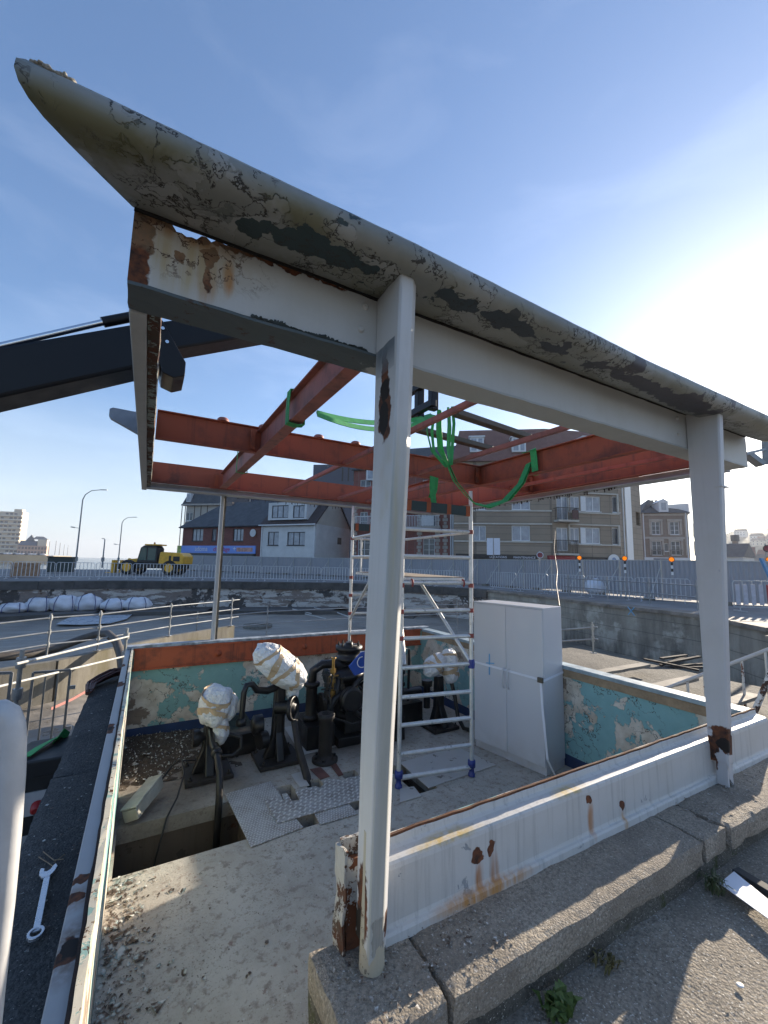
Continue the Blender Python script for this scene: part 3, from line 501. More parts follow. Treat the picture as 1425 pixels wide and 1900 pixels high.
# ------------------------------------------------------------------ machines
t = NT('black_machine_paint'); n1 = t.noise(5, 6, .65); m_mach = t.out(t.mix(t.step(n1, .5, .72), (.006, .006, .007), (.028, .024, .021)), t.ramp(n1, (.3, .25), (.7, .6)), 0, t.noise(30, 5), .3, .004)
m_cast = plain('cast_iron_dusty', (.032, .028, .026), .65, .2, .5, 9, .4); m_brass = plain('old_brass', (.32, .20, .06), .4, .8, .3, 14)
t = NT('white_wrap'); w = t.warp(.12, 6); n1 = t.noise(7, 6, .6, w); m_wrap = t.out(t.mix(t.step(n1, .35, .7), (.62, .63, .64), (.82, .82, .82)), .5, 0, t.math('ADD', t.noise(9, 5, .55, w, 1.5), t.math('MULTIPLY', t.noise(28, 3, .5, w), .3)), 1., .05)
m_tape = plain('parcel_tape', (.50, .37, .235), .4, 0, .15, 12, .3)
def wrapped(name, c, r, ax, parent, seed, bands=3, tail=True):
    """a part bagged in white film: creased lump with bands of brown tape wound round it"""
    c = V(c); ax = V(ax).normalized(); u = ax.orthogonal().normalized(); w = ax.cross(u); Mx = Matrix((u, w, ax)).transposed()
    def crease(p, d):
        f = 1 + .02 * noise.noise(d * 22) + .16 * noise.noise(d * 1.7 + V((seed, 0, 0))) + .05 * noise.noise(d * 4 + V((0, seed, 0))) + .03 * abs(noise.noise(d * 10 + V((seed, seed, 0)))); sq = (abs(d.x) ** 3 + abs(d.y) ** 3 + abs(d.z) ** 3) ** (-1 / 3)
        return Mx @ (p * f * (.5 + .5 * sq))
    b = MB().sphere(c, r, 48, 34, crease); o = build(name, b, m_wrap, parent, smooth_all=True); tb = MB()
    for k in range(bands):
        z0 = (-.62 + 1.2 * (k + .5) / bands) * r[2]; tl = rnd(.25, .55) * (1 if k % 2 else -1); pts = []; sd = []
        for i in range(33):
            a = 2 * math.pi * i / 32; zz = z0 + tl * r[0] * math.cos(a + k); d = V((math.cos(a), math.sin(a), 0)); th = math.sqrt(max(.05, 1 - (zz / r[2]) ** 2)); dd = V((d.x * th, d.y * th, zz / r[2])).normalized()
            pts.append(c + crease(V((dd.x * r[0], dd.y * r[1], dd.z * r[2])), dd) * 1.015); sd.append(Mx @ V((.2 * math.cos(a), .2 * math.sin(a), 1)))
        tb.ribbon(pts, .055, sd, .003)
    build('tape_band', tb, m_tape, o, smooth_all=False); return o
def pedestal(name, label, c, h, base=(.5, .48), g='machine pedestals in the cabin'):
    x, y = c; P = thing(name, label, 'machine pedestal', (x, y, 0), 0, g); b = MB().rough(x - base[0] / 2, y - base[1] / 2, .004, x + base[0] / 2, y + base[1] / 2, .05, .1, .004, 6); build('base_plate', b, m_cast, P, .006); q = MB()
    for sx in (-1, 1):
        for sy in (-1, 1): build('anchor_bolt', MB().lathe([(.024, 0), (.024, .018), (.012, .02), (.012, .045)], (x + sx * base[0] * .4, y + sy * base[1] * .4, .05), (0, 0, 1), 6, False), m_cast, P)
    q.prism([(x - .17, y - .05, .05), (x + .17, y - .05, .05), (x + .075, y - .045, .3), (x + .06, y - .04, h), (x - .06, y - .04, h), (x - .075, y - .045, .3)], (0, .1, 0)); q.prism([(x - .045, y - .19, .05), (x - .045, y + .19, .05), (x - .045, y + .07, .34), (x - .045, y + .06, h - .02), (x - .045, y - .06, h - .02), (x - .045, y - .07, .34)], (.09, 0, 0)); build('stand', q, m_mach, P, .012); return P
A = pedestal('machine_pedestal', 'low black pedestal with upright white wrapped head, leftmost beside the floor pit', (.80, 5.42), .62)
wrapped('wrapped_head', (.84, 5.36, .77), (.17, .165, .225), (.05, .0, 1), A, 1.3, 3); wrapped('wrapped_puff', (1.0, 5.38, .72), (.07, .08, .15), (.1, 0, 1), A, 6.1, 0); wrapped('wrapped_spout', (.90, 5.33, .52), (.085, .08, .17), (-.1, 0, 1), A, 4.4, 1)
q = MB().tube([(.80, 5.36, .5), (.80, 5.2, .42), (.82, 4.95, .38), (.82, 4.74, .3), (.82, 4.68, .1), (.82, 4.66, -.9)], .035, 10); q.tube([(.88, 5.36, .2), (1.05, 5.3, .2), (1.14, 5.3, .27), (1.13, 5.32, .38), (1.02, 5.36, .42), (.88, 5.4, .4)], .022, 8); q.lathe([(.04, -.05), (.055, -.04), (.055, .04), (.04, .05)], (.82, 5.0, .385), (0, 1, 0), 12); build('drain_pipe', q, m_mach, A)
q = MB().lathe([(.09, 0), (.09, .06), (.05, .1), (.05, .2)], (.62, 5.42, .42), (1, 0, 0), 16); build('side_valve', q, m_mach, A)
Bp = pedestal('machine_pedestal', 'tall black pedestal with slanting white wrapped head and hooked pipe', (1.60, 5.42), 1.0, (.52, .5))
wrapped('wrapped_head', (1.56, 5.36, 1.14), (.18, .185, .36), (-.74, .25, .60), Bp, 7.7, 5); wrapped('wrapped_flap', (1.75, 5.40, .83), (.07, .09, .15), (0, 0, 1), Bp, 2.2, 0)
q = MB().tube([(1.56, 5.4, .88), (1.42, 5.35, .86), (1.28, 5.3, .90), (1.22, 5.28, .98), (1.15, 5.26, .98), (1.12, 5.25, .9), (1.11, 5.25, .62)], [.045, .045, .04, .035, .033, .033, .033], 12); q.lathe([(.03, 0), (.06, .01), (.06, .07), (.035, .09)], (1.11, 5.25, .53), (0, 0, 1), 14); build('hooked_pipe', q, m_mach, Bp)
q = MB().lathe([(.02, -.01), (.13, 0), (.145, .012), (.145, .05), (.125, .06), (.12, .045), (.06, .045), (.05, .07), (.02, .07)], (1.70, 5.26, .64), (.75, -.7, .12), 26); q.lathe([(.08, -.1), (.08, .1)], (1.64, 5.34, .64), (.75, -.7, .12), 16); build('hub', q, m_mach, Bp)
q = MB().lathe([(.12, 0), (.12, .1), (.07, .13)], (1.42, 5.5, .42), (-1, 0, 0), 18); q.lathe([(.1, 0), (.1, .1)], (1.45, 5.4, .28), (-1, -.3, 0), 18); build('side_valve', q, m_mach, Bp)
q = MB().tube([(1.74, 5.22, .5), (1.75, 5.05, .25), (1.78, 4.8, .02), (1.8, 4.72, -.35)], [.042, .042, .045, .045], 10); build('down_pipe', q, m_cast, Bp)
solo('oil_trough', MB().rough(.98, 5.72, .004, 1.42, 6.45, .26, .12, .006, 5, 3), m_mach, 'low black steel trough on the floor between the two wrapped pedestals', 'trough', bevel=.008)
CP = thing('pipe_stub', 'short flanged black pipe stub standing on the floor', 'pipe', (2.12, 5.12, 0)); q = MB().lathe([(.16, .004), (.16, .035), (.09, .05), (.085, .1), (.085, .5), (.105, .51), (.105, .56), (.06, .56), (.055, .4)], (2.12, 5.12, 0), (0, 0, 1), 24); build('pipe', q, m_cast, CP); q = MB()
for k in range(6): build('bolt', MB().lathe([(.016, 0), (.016, .03)], (2.12 + .13 * math.cos(k * 1.05), 5.12 + .13 * math.sin(k * 1.05), .035), (0, 0, 1), 6, False), m_cast, CP)
# the pump engine behind the nearest column
EN = thing('pump_engine', 'large black pump engine with flywheel and bolted flange behind the near column', 'engine', (2.85, 5.75, 0)); ex, ey = 2.85, 5.75
q = MB().rough(ex - .45, ey - .4, .004, ex + .55, ey + .4, .12, .15, .004, 5); q.rough(ex - .3, ey - .28, .12, ex + .4, ey + .28, .42, .12, .01, 5, 3); build('bed', q, m_mach, EN, .01)
q = MB().lathe([(.16, 0), (.17, .1), (.14, .2), (.13, .4), (.17, .44), (.17, .5), (.11, .52), (.10, .62)], (ex - .14, ey, .42), (0, 0, 1), 22); q.sphere((ex - .24, ey - .14, .86), (.27, .2, .12), 18, 12); q.lathe([(.1, -.3), (.1, .3)], (ex - .2, ey - .05, .82), (1, .1, 0), 16); q.tube([(ex - .3, ey - .15, .9), (ex - .42, ey - .25, .82), (ex - .45, ey - .28, .6), (ex - .42, ey - .25, .4), (ex - .2, ey - .2, .3)], .05, 12); q.tube([(ex - .05, ey - .25, .75), (ex + .05, ey - .3, .55), (ex + .2, ey - .3, .45)], .07, 12); build('body', q, m_mach, EN)
q = MB().lathe([(.10, 0), (.19, .01), (.19, .07), (.165, .08), (.165, .15), (.195, .16), (.195, .22), (.06, .225), (.05, .27)], (ex - .16, ey - .02, 1.02), (0, 0, 1), 26); build('flange', q, m_mach, EN); q = MB()
for k in range(7): build('bolt', MB().lathe([(.018, 0), (.018, .03), (.009, .03), (.009, .055)], (ex - .16 + .15 * math.cos(k * .9), ey - .02 + .15 * math.sin(k * .9), 1.24), (0, 0, 1), 6, False), m_cast, EN)
q = MB(); rg_ = [V((ex - .02 + .27 * math.cos(a * .2618), ey - .42 + .02 * math.sin(a * .2618), .62 + .27 * math.sin(a * .2618))) for a in range(25)]; q.tube(rg_, .032, 10, cap=False)
for k in range(6): a = k * 1.047 + .3; q.tube([(ex - .02, ey - .42, .62), (ex - .02 + .26 * math.cos(a), ey - .42, .62 + .26 * math.sin(a))], .016, 6)
q.lathe([(.06, -.06), (.06, .06)], (ex - .02, ey - .42, .62), (0, 1, 0), 14); build('flywheel', q, m_mach, EN)
def valve(parent, x, y, z0, z1, mat, hw=.05):
    q = MB().lathe([(.02, 0), (.02, z1 - z0)], (x, y, z0), (0, 0, 1), 10); h = z1 - z0
    for f in (.25, .5, .72): q.lathe([(.02, -.03), (.042, -.025), (.042, .025), (.02, .03)], (x, y, z0 + h * f), (0, 0, 1), 8, False)
    q.lathe([(.012, 0), (.012, .16)], (x - .08, y, z0 + h * .6), (1, 0, 0), 8); q.tube([(x + hw * math.cos(a * .6283), y + hw * math.sin(a * .6283), z1) for a in range(11)], .008, 6, cap=False); q.bar((x - hw, y, z1), (x + hw, y, z1), .01, .01); return build('valve', q, mat, parent)
q = MB()
for (cx0, cy0, cz0), ax, r_, L_ in (((ex - .62, ey - .1, .5), (1, .15, 0), .15, .4), ((ex - .5, ey + .05, .82), (1, 0, .1), .11, .45), ((ex - .72, ey - .05, .3), (0, 0, 1), .11, .5), ((ex - .3, ey - .38, .62), (0, -1, 0), .16, .12), ((ex + .28, ey - .32, .78), (0, 0, 1), .10, .35), ((ex + .12, ey - .42, .95), (1, 0, 0), .07, .4)):
    build('pump_head', MB().lathe([(r_ * .8, 0), (r_, .015), (r_, .05), (r_ * .72, .07), (r_ * .7, L_ - .07), (r_, L_ - .05), (r_, L_ - .015), (r_ * .8, L_)], (cx0, cy0, cz0), ax, 18), m_mach, EN, .004)
q.tube([(ex - .72, ey - .05, .8), (ex - .72, ey - .08, .95), (ex - .6, ey - .1, 1.03), (ex - .4, ey - .1, 1.02), (ex - .25, ey - .08, .95)], .06, 12); build('delivery_pipe', q, m_mach, EN); q = MB(); q.tube([(ex - .6, ey - .3, .1), (ex - .62, ey - .32, .4), (ex - .5, ey - .34, .62), (ex - .3, ey - .3, .7)], .045, 10); build('suction_pipe', q, m_mach, EN); build('pump_block', MB().rough(ex - .85, ey - .3, .004, ex - .46, ey + .25, .3, .12, .008, 5, 8), m_mach, EN, .004)
valve(EN, ex - .52, ey - .3, .55, 1.15, m_brass, .03); valve(EN, ex - .62, ey - .35, .5, .95, m_mach, .05); valve(EN, ex - .38, ey - .3, .45, .88, m_mach, .04)
q = MB(); q.tube([(ex - .52, ey - .3, .95), (ex - .6, ey - .38, .7), (ex - .55, ey - .45, .42), (ex - .3, ey - .5, .32), (ex + .1, ey - .5, .38)], .014, 8); build('oil_line', q, m_black, EN)
q = MB().rough(ex + .15, ey - .55, .004, ex + .5, ey - .2, .3, .1, .006, 6); q.lathe([(.14, 0), (.14, .12)], (ex + .3, ey - .62, .38), (0, 1, 0), 18); build('gear_case', q, m_mach, EN, .008)
# two more stands seen between the scaffold rungs
D = pedestal('machine_pedestal', 'black pedestal with two white wrapped bundles beside the steel cabinet', (4.05, 5.35), .75, (.46, .42))
wrapped('wrapped_head', (3.95, 5.33, .93), (.13, .13, .2), (.6, 0, .35), D, 5.1, 2); wrapped('wrapped_head', (4.2, 5.28, .9), (.13, .13, .26), (-.05, .1, 1), D, 9.3, 4)
q = MB().tube([(4.22, 5.28, .7), (4.24, 5.2, .45), (4.23, 5.12, .2), (4.28, 5.05, .05), (4.36, 5.0, .03)], .03, 10); build('hose', q, m_black, D); q = MB().lathe([(.05, 0), (.05, .3), (.08, .32), (.08, .4)], (3.86, 5.4, .3), (0, 0, 1), 14); build('side_valve', q, m_mach, D)
VM = thing('valve_manifold', 'low black valve manifold with brass fittings seen between the scaffold rungs', 'valve manifold', (3.5, 5.9, 0)); q = MB().rough(3.1, 5.7, .004, 4.0, 6.1, .28, .15, .008, 5); q.lathe([(.07, -.45), (.07, .45)], (3.55, 5.8, .42), (1, 0, 0), 14); q.lathe([(.12, -.1), (.12, .1)], (3.3, 5.75, .45), (1, 0, 0), 16); build('header', q, m_mach, VM, .008)
valve(VM, 3.36, 5.72, .4, 1.2, m_mach, .07); valve(VM, 3.5, 5.7, .4, .98, m_brass, .04); valve(VM, 3.64, 5.75, .4, 1.12, m_mach, .06); q = MB().tube([(3.78, 5.8, .3), (3.78, 5.78, .9), (3.76, 5.76, 1.1)], .022, 8); build('riser', q, m_black, VM)
q = MB(); c = aty(664, 1232, 5.2); q.prism([c + V((-.13, 0, -.02)), c + V((-.04, 0, -.15)), c + V((.16, .02, -.12)), c + V((.2, .02, .16)), c + V((.05, .01, .14))], (0, .03, 0)); BS = thing('blue_canister', 'bright blue plastic canister hanging on the engine behind the near column', 'canister', c); build('shell', q, plain('blue_plastic', (.02, .07, .33), .35, 0, .1), BS, .01)
q = MB(); q.tube([c + V((.06 + .07 * math.cos(a * .3), -.004, .02 + .07 * math.sin(a * .3))) for a in range(5, 18)], .006, 6); build('white_ring', q, plain('white_print', (.75, .75, .78)), BS)
# ------------------------------------------------------------------ steel cabinet, strap, tape
CB0 = V((4.084, 4.599, 0)); cu = V((.184, -1.026, 0)).normalized(); cv = V((-cu.y, cu.x, 0)); cw = 1.042; cdp = .47; ch0 = 1.945
t = NT('cabinet_enamel'); n1 = t.noise(3, 6, .7); dz = t.math('MULTIPLY', t.step(t.sep(2), .35, .0), t.step(n1, .42, .62)); m_cab = t.out(t.mix(t.math('MULTIPLY', dz, .45), t.mix(t.math('MULTIPLY', t.step(t.noise(9, 7, .75), .62, .66), .25), (.54, .545, .57), (.36, .35, .33)), (.33, .30, .26)), .3, 0, t.noise(1.3, 2), .06, .02); t = NT('cabinet_door_enamel'); n1 = t.noise(3, 6, .7, off=(3, 2, 1)); dz = t.math('MULTIPLY', t.step(t.sep(2), .4, .0), t.step(n1, .42, .62)); m_cab2 = t.out(t.mix(t.math('MULTIPLY', dz, .4), t.mix(t.math('MULTIPLY', t.step(t.noise(7, 7, .75, off=(1, 1, 4)), .66, .69), .2), (.58, .585, .61), (.38, .37, .35)), (.35, .32, .28)), .25, 0, t.noise(1.1, 2), .08, .02)
CB = thing('steel_cabinet', 'tall pale grey two door steel cabinet strapped shut beside the scaffold', 'cabinet', CB0); Z1 = V((0, 0, 1))
q = MB().obox(CB0 + cv * .022 + Z1 * .09, cu * cw, cv * (cdp - .022), Z1 * (ch0 - .09)); build('body', q, m_cab, CB, .006); q = MB().obox(CB0 + cv * .03 + cu * .005 + Z1 * .002, cu * (cw - .01), cv * (cdp - .04), Z1 * .087); build('base', q, m_cab, CB, .004)
for a, b, hx in ((.004, .5 * cw - .002, .5 * cw - .035), (.5 * cw + .002, cw - .004, .5 * cw + .035)):
    d = build('door', MB().obox(CB0 + cu * a + Z1 * .1, cu * (b - a), cv * .02, Z1 * (ch0 - .125)), m_cab2, CB, .004); hp = CB0 + cu * hx - cv * .001
    build('handle', MB().tube([hp + Z1 * .88, hp + Z1 * .9 - cv * .03, hp + Z1 * 1.0 - cv * .038, hp + Z1 * 1.11 - cv * .03, hp + Z1 * 1.13], .009, 8), m_cab2, d)
build('top_lip', MB().obox(CB0 + cv * .002 + Z1 * (ch0 - .022), cu * cw, cv * .019, Z1 * .022), m_cab, CB, .003)
def cabf(x, y, off=.004): return atp(x, y, CB0 - cv * off, cv)
bl = MB().bar(cabf(908, 1213), cabf(908, 1252), .018, .002, tuple(cv)); bl.bar(cabf(902, 1230, .005), cabf(917, 1231, .005), .014, .002, tuple(cv)); build('blue_tape_cross', bl, plain('blue_tape', (.12, .35, .6), .5), CB)
ST = MB(); s0 = cabf(881, 1228, .006); s1 = cabf(1005, 1262, .006); sc_ = CB0 + cu * (cw + .003) - cv * .006 + Z1 * (s1.z - .005); s2 = CB0 + cu * (cw + .004) + cv * cdp + Z1 * (s1.z + .03)
ST.ribbon([CB0 - cu * .004 + cv * cdp + Z1 * s0.z, CB0 - cu * .005 - cv * .004 + Z1 * (s0.z + .01), s0, cabf(940, 1244, .006), s1, sc_, s2], .028, (0, 0, 1), .003); s3 = cabf(1003, 1262, .02)
ST.ribbon([s3, cabf(1006, 1310, .05), cabf(1012, 1370, .07), cabf(1016, 1410, .06), V((4.36, 3.52, .03)), V((4.42, 3.46, .012))], .028, cu, .003)
ST_ = thing('ratchet_strap', 'white lashing strap around the grey steel cabinet with its loose end hanging down', 'strap', (CB0.x, CB0.y, .9)); build('webbing', ST, plain('white_webbing', (.74, .76, .82), .7, 0, .08), ST_); build('buckle', MB().obox(s3 - cu * .035 - Z1 * .03 - cv * .02, cu * .07, cv * .03, Z1 * .06), plain('buckle_steel', (.12, .11, .1), .4, .8), ST_, .004)
# ------------------------------------------------------------------ scaffold tower
m_alu = plain('aluminium_tube', (.66, .66, .65), .35, .45, .15, 12, .1); m_clip = plain('red_clip', (.28, .05, .04), .5); m_bluep = plain('blue_foot', (.02, .04, .22), .4, 0, .1); m_pad = plain('dark_green_board', (.035, .06, .065), .6); m_pado = plain('orange_band', (.36, .09, .03), .6)
NR, NL = V((3.51, 4.0, 0)), V((2.61, 4.17, 0)); FL_, FR_ = V((3.05, 6.5, 0)), V((3.95, 6.33, 0))
SC = thing('scaffold_tower', 'mobile aluminium scaffold tower with ladder frames standing inside the cabin', 'scaffold', (3.0, 5.2, 0))
for p, zt in ((NR, 3.38), (NL, 3.3), (FL_, 3.42), (FR_, 3.38)):
    o = build('upright', MB().tube([p + Z1 * .09, p + Z1 * zt], .025, 12), m_alu, SC); q = MB().lathe([(.04, 0), (.04, .03), (.03, .035), (.03, .1), (.045, .1), (.045, .17), (.03, .175)], p + Z1 * .004, (0, 0, 1), 14); build('foot', q, m_bluep, o)
for a, b in ((NL, NR), (FL_, FR_)):
    for z in (.10, .346, .65, .95, 1.27, 1.595, 1.904, 2.23, 2.54, 2.86):
        if b is FR_ and z > 2.1 and z < 2.5: continue
        build('rung', MB().tube([a + Z1 * z, b + Z1 * z], .023 if z > .2 else .026, 10), m_alu, SC)
for a, b in ((NL, FL_), (NR, FR_)):
    for z in (2.54, 2.86): build('guard_rail', MB().tube([a + Z1 * z, b + Z1 * (z + .01)], .02, 10), m_alu, SC)
pq = MB(); e = (NR - NL).normalized(); f_ = (FL_ - NL).normalized(); pq.obox(NL + e * .06 + f_ * .05 + Z1 * 2.255, e * .80, f_ * 2.26, Z1 * .035); PLT = build('platform', pq, m_alu, SC, .004); pq = MB().obox(NL + e * .07 + f_ * .06 + Z1 * 2.291, e * .78, f_ * 2.24, Z1 * .008); build('deck', pq, plain('plywood_deck', (.25, .2, .15), .8), PLT); cq = MB()
for p in (NL + e * .12, NR - e * .12): build('clip', MB().tube([p + Z1 * 2.27, p - f_ * .04 + Z1 * 2.26, p - f_ * .05 + Z1 * 2.22, p - f_ * .03 + Z1 * 2.19], .012, 6), m_clip, SC)
for p in (NR, FL_, NL):
    for z in (2.2, 1.9, 1.6, 2.86): build('clip', MB().lathe([(.033, -.025), (.033, .025)], p + Z1 * z, (0, 0, 1), 10), m_clip, SC)
pass
for a, b in ((NR + e * -.02 + Z1 * 1.3, NR - e * .32 + f_ * .9 + Z1 * 2.24), (FL_ + Z1 * 1.5, FL_ + e * .12 - f_ * .8 + Z1 * 2.24), (NL + Z1 * 1.3 + e * .05, NL + e * .25 + f_ * .8 + Z1 * 2.24)): build('brace', MB().tube([a, b], .022, 10), m_alu, SC)
build('brace_collar', MB().lathe([(.04, -.05), (.045, 0), (.04, .05)], NR + Z1 * 1.27, (0, 0, 1), 10), m_bluep, SC)
for a, b, nm in ((NL + Z1 * 3.15, NR + Z1 * 3.12, 1), (FL_ + Z1 * 3.06, FR_ + Z1 * 3.06, 0)):
    o = build('toe_board', MB().bar(a, b, .03, .12), m_pad, SC, .004); d = b - a; q = MB()
    for k in (.08, .36, .66, .95): build('orange_band', MB().bar(a + d * (k - .03), a + d * (k + .03), .036, .126), m_pado, o)
for p in (FL_ + e * .08 + f_ * -.3, FL_ + e * .55): build('guard_post', MB().tube([p + Z1 * 2.3, p + Z1 * 2.86], .016, 8), m_alu, SC)
# ------------------------------------------------------------------ lifting boom with forks, green slings
m_boom = plain('boom_black', (.006, .007, .010), .42, 0, .25, 4, .1, .3); m_boomu = plain('boom_underside', (.03, .032, .036), .5); m_rod = plain('chrome_rod', (.7, .72, .75), .12, 1., .05)
yB = 3.42; b0 = aty(-260, 760, yB); b1 = aty(236, 646, yB); b2 = aty(330, 640, yB); b3 = aty(500, 606, yB); b4 = aty(790, 560, yB)
BM = thing('lifting_boom', 'black telescopic lifting boom with hydraulic cylinder reaching over the cabin roof', 'lifting boom', V((b0.x, b0.y, b0.z)))
up = V((0, 0, 1)); d_ = (b3 - b0).normalized(); b0 = b0 - (b2 - b0).normalized() * 6.3
build('outer_boom', MB().bar(b0, b2 - d_ * .05, .28, .295), m_boom, BM, .02); build('inner_boom', MB().bar(b1, b4, .23, .21), m_boom, BM, .015)
pp = [aty(x, y, yB - .16) for x, y in ((292, 590), (300, 592), (345, 672), (343, 697), (322, 701), (300, 690), (288, 640))]; build('boom_collar', MB().prism(pp, (0, .32, 0)), m_boom, BM, .006); q = MB()
for x, y in ((310, 635), (302, 610)): build('pin', MB().lathe([(.012, 0), (.012, .012)], aty(x, y, yB - .162), (0, -1, 0), 12), m_rod, BM)
c0, c1, c2_ = aty(-420, 740, yB), aty(196, 597, yB), aty(300, 577, yB); build('cylinder_rod', MB().tube([c0, c1], .022, 12), m_rod, BM); build('cylinder', MB().tube([c1 - (c1 - c0).normalized() * .02, c2_], .036, 12), m_boom, BM)
h1 = V((2.42, yB, 4.12)); q = MB().bar(b4, V((2.5, yB, b4.z - .15)), .2, .2); q.bar(V((2.5, yB, b4.z - .1)), V((2.3, yB, 4.35)), .22, .2, (1, 0, 0)); build('boom_head', q, m_boom, BM, .01); q = MB()
for y in (3.12, 3.36, 3.62, 3.9): q.box(2.26, y, 3.93, 2.34, y + .07, 4.5)
for z in (3.95, 4.2, 4.42): q.box(2.24, 3.1, z, 2.30, 4.0, z + .07)
build('carriage', q, m_boom, BM, .006); m_fork = plain('fork_steel', (.09, .075, .06), .6, .4, .3)
for (xa, ya), (xb, yb) in (((845, 766), (1012, 822)), ((776, 797), (945, 842))):
    a, b = atz(xa, ya, 3.98), atz(xb, yb, 3.98); b = a + (b - a).normalized() * 1.25; build('fork', MB().prism([a + V((0, -.05, -.03)), a + V((0, .05, -.03)), a + V((0, .05, .03)), a + V((0, -.05, .03))], b - a), m_fork, BM, .006)
m_sling = plain('green_webbing', (.04, .36, .10), .65, 0, .25, 25); m_slinge = m_sling
SG = thing('lifting_sling', 'green webbing sling looped round the faded red purlin and pulled to the forks', 'sling', (.93, 3.1, 3.5)); g0 = atx(543, 757, .90); yy = g0.y; q = MB()
for k, dy in enumerate((0, .035)):
    q.ribbon([(.87, yy + dy, 3.78), (.865, yy + dy, 3.65), (.865, yy + dy, 3.515), (.93, yy + dy, 3.505), (.995, yy + dy, 3.515), (.995, yy + dy, 3.65), (.99, yy + dy, 3.785), (.93, yy + dy, 3.79), (.87, yy + dy, 3.78)], .05, (0, 1, 0), .005)
build('loop', q, m_sling, SG); F1 = atz(805, 772, 3.98); p0 = atx(588, 768, 1.0)
def sag(a, b, n, s): return [a + (b - a) * (i / n) - Z1 * s * 4 * (i / n) * (1 - i / n) for i in range(n + 1)]
q = MB().ribbon(sag(p0, F1, 14, .13), .045, (.2, .5, 1), .006); q.ribbon(sag(p0 + V((.02, .03, .02)), F1 + V((0, .03, .02)), 14, .08), .05, (.2, .6, 1), .006); build('strand', q, m_sling, SG)
q = MB(); g1 = atx(441, 866, .88); q.ribbon([(.87, g1.y, 3.78), (.866, g1.y, 3.515), (.93, g1.y, 3.507), (.994, g1.y, 3.515), (.99, g1.y, 3.785), (.87, g1.y, 3.79)], .035, (0, 1, 0), .005); LP2 = solo('lifting_sling', q, m_sling, 'narrow green sling tied round the far end of the faded red purlin', 'sling')
S2 = thing('lifting_sling', 'long green webbing sling hanging from the forks to the inner red beam in a loop', 'sling', (3.0, 3.4, 3.2)); q = MB()
def gy(x, y, Y): return aty(x, y, Y)
for k in range(8):
    o = V((.05 * math.cos(k * 2.1), .07 * math.sin(k * 2.3), .01 * k)); q.ribbon([gy(798 + k * 6, 768, 3.4) + o, gy(794 + k * 7, 800, 3.45) + o, gy(801 + k * 5.5, 838, 3.5) + o * .6, gy(827 + k * 1.5, 866, 3.5) + o * .3], .034, (math.cos(k * 1.3), math.sin(k * 1.3), .1), .005)
build('tangle', q, m_sling, S2); q = MB()
for k in (0, 1):
    q.ribbon([gy(830 + 3 * k, 862, 3.5), gy(842 + 5 * k, 893, 3.5), gy(864 + 5 * k, 920, 3.5), gy(880, 934, 3.5), gy(905, 941 - 2 * k, 3.48), gy(935 + 8 * k, 930 - k * 3, 3.45), gy(965 + 4 * k, 897, 3.42), gy(985 + 2 * k, 850, 3.40), gy(990 + 2 * k, 840, 3.40)], .085, (.4, 1, .5), .006)
build('strand', q, m_sling, S2); q = MB(); pb = gy(994, 840, 3.4)
q.ribbon([(3.82, 3.42, 3.80), (3.90, 3.40, 3.815), (3.965, 3.36, 3.81), (3.97, 3.36, 3.66), (3.97, 3.36, 3.53)], .07, (0, 1, 0), .005); q.ribbon([(3.82, 3.30, 3.80), (3.84, 3.29, 3.815), (3.845, 3.28, 3.7), (3.845, 3.27, 3.55)], .09, (0, 1, 0), .005); build('loop', q, m_sling, S2)
q = MB().ribbon([gy(803, 884, 4.2), gy(802, 905, 4.2), gy(805, 934, 4.2)], .10, (1, .2, 0), .006); q.ribbon([gy(808, 886, 4.22), gy(806, 908, 4.24), gy(800, 925, 4.22)], .08, (1, -.3, 0), .006); solo('lifting_sling', q, m_sling, 'short green sling end hanging straight down below the red cross beam', 'sling')
# ------------------------------------------------------------------ left foreground: spanner, tube rail, cables
m_spn = plain('spanner_steel', (.62, .64, .68), .28, .75, .12, 20)
wa, wb = atz(66, 1735, ZK + .012), atz(88, 1625, ZK + .012); dd = (wb - wa).normalized(); ss = V((dd.y, -dd.x, 0)); L = (wb - wa).length; q = MB()
q.obox(wa + dd * .012 - ss * .013, dd * (L - .02), ss * .026, Z1 * .008); ring = [(math.cos(a * .3307), math.sin(a * .3307)) for a in range(20)]
q.add([wa + dd * .0 + (dd * x * .036 + ss * y * .03) + Z1 * z for z in (-.002, .012) for x, y in ring] + [wa + (dd * x * .022 + ss * y * .019) + Z1 * z for z in (-.002, .012) for x, y in ring], [f for i in range(19) for f in ((i, i + 1, 21 + i, 20 + i), (40 + i, 60 + i, 61 + i, 41 + i), (20 + i, 21 + i, 61 + i, 60 + i), (i, 40 + i, 41 + i, i + 1))])
jaw = [(-.01, -.015), (.02, -.03), (.05, -.032), (.075, -.028), (.062, -.012), (.04, -.012), (.034, 0), (.045, .013), (.066, .02), (.082, .03), (.055, .04), (.02, .032), (-.01, .015)]
q.prism([wb + dd * (a - .01) + ss * (b - .004) - Z1 * .001 for a, b in jaw], Z1 * .011); solo('spanner', q, m_spn, 'shiny combination spanner lying on the black tarred plinth', 'spanner', bevel=.002)
m_rail = plain('rail_white', (.50, .50, .50), .4, .0, .12, 7); dn = .88
TR = thing('tube_railing', 'bent white tube railing end close in the left foreground', 'railing', atd(10, 1850, dn)); q = MB().tube([atd(x, y, dn) for x, y in ((-160, 1372), (-60, 1334), (-22, 1321), (2, 1318), (16, 1325), (24, 1345), (26, 1375), (24, 1440), (17, 1540), (4, 1680), (-16, 1860), (-26, 1960))], .0215, 20); e_p = atd(-26, 1960, dn); q.tube([e_p + V((0, 0, .01)), V((e_p.x, e_p.y, ZG - .02))], .0215, 16); build('hoop', q, m_rail, TR)
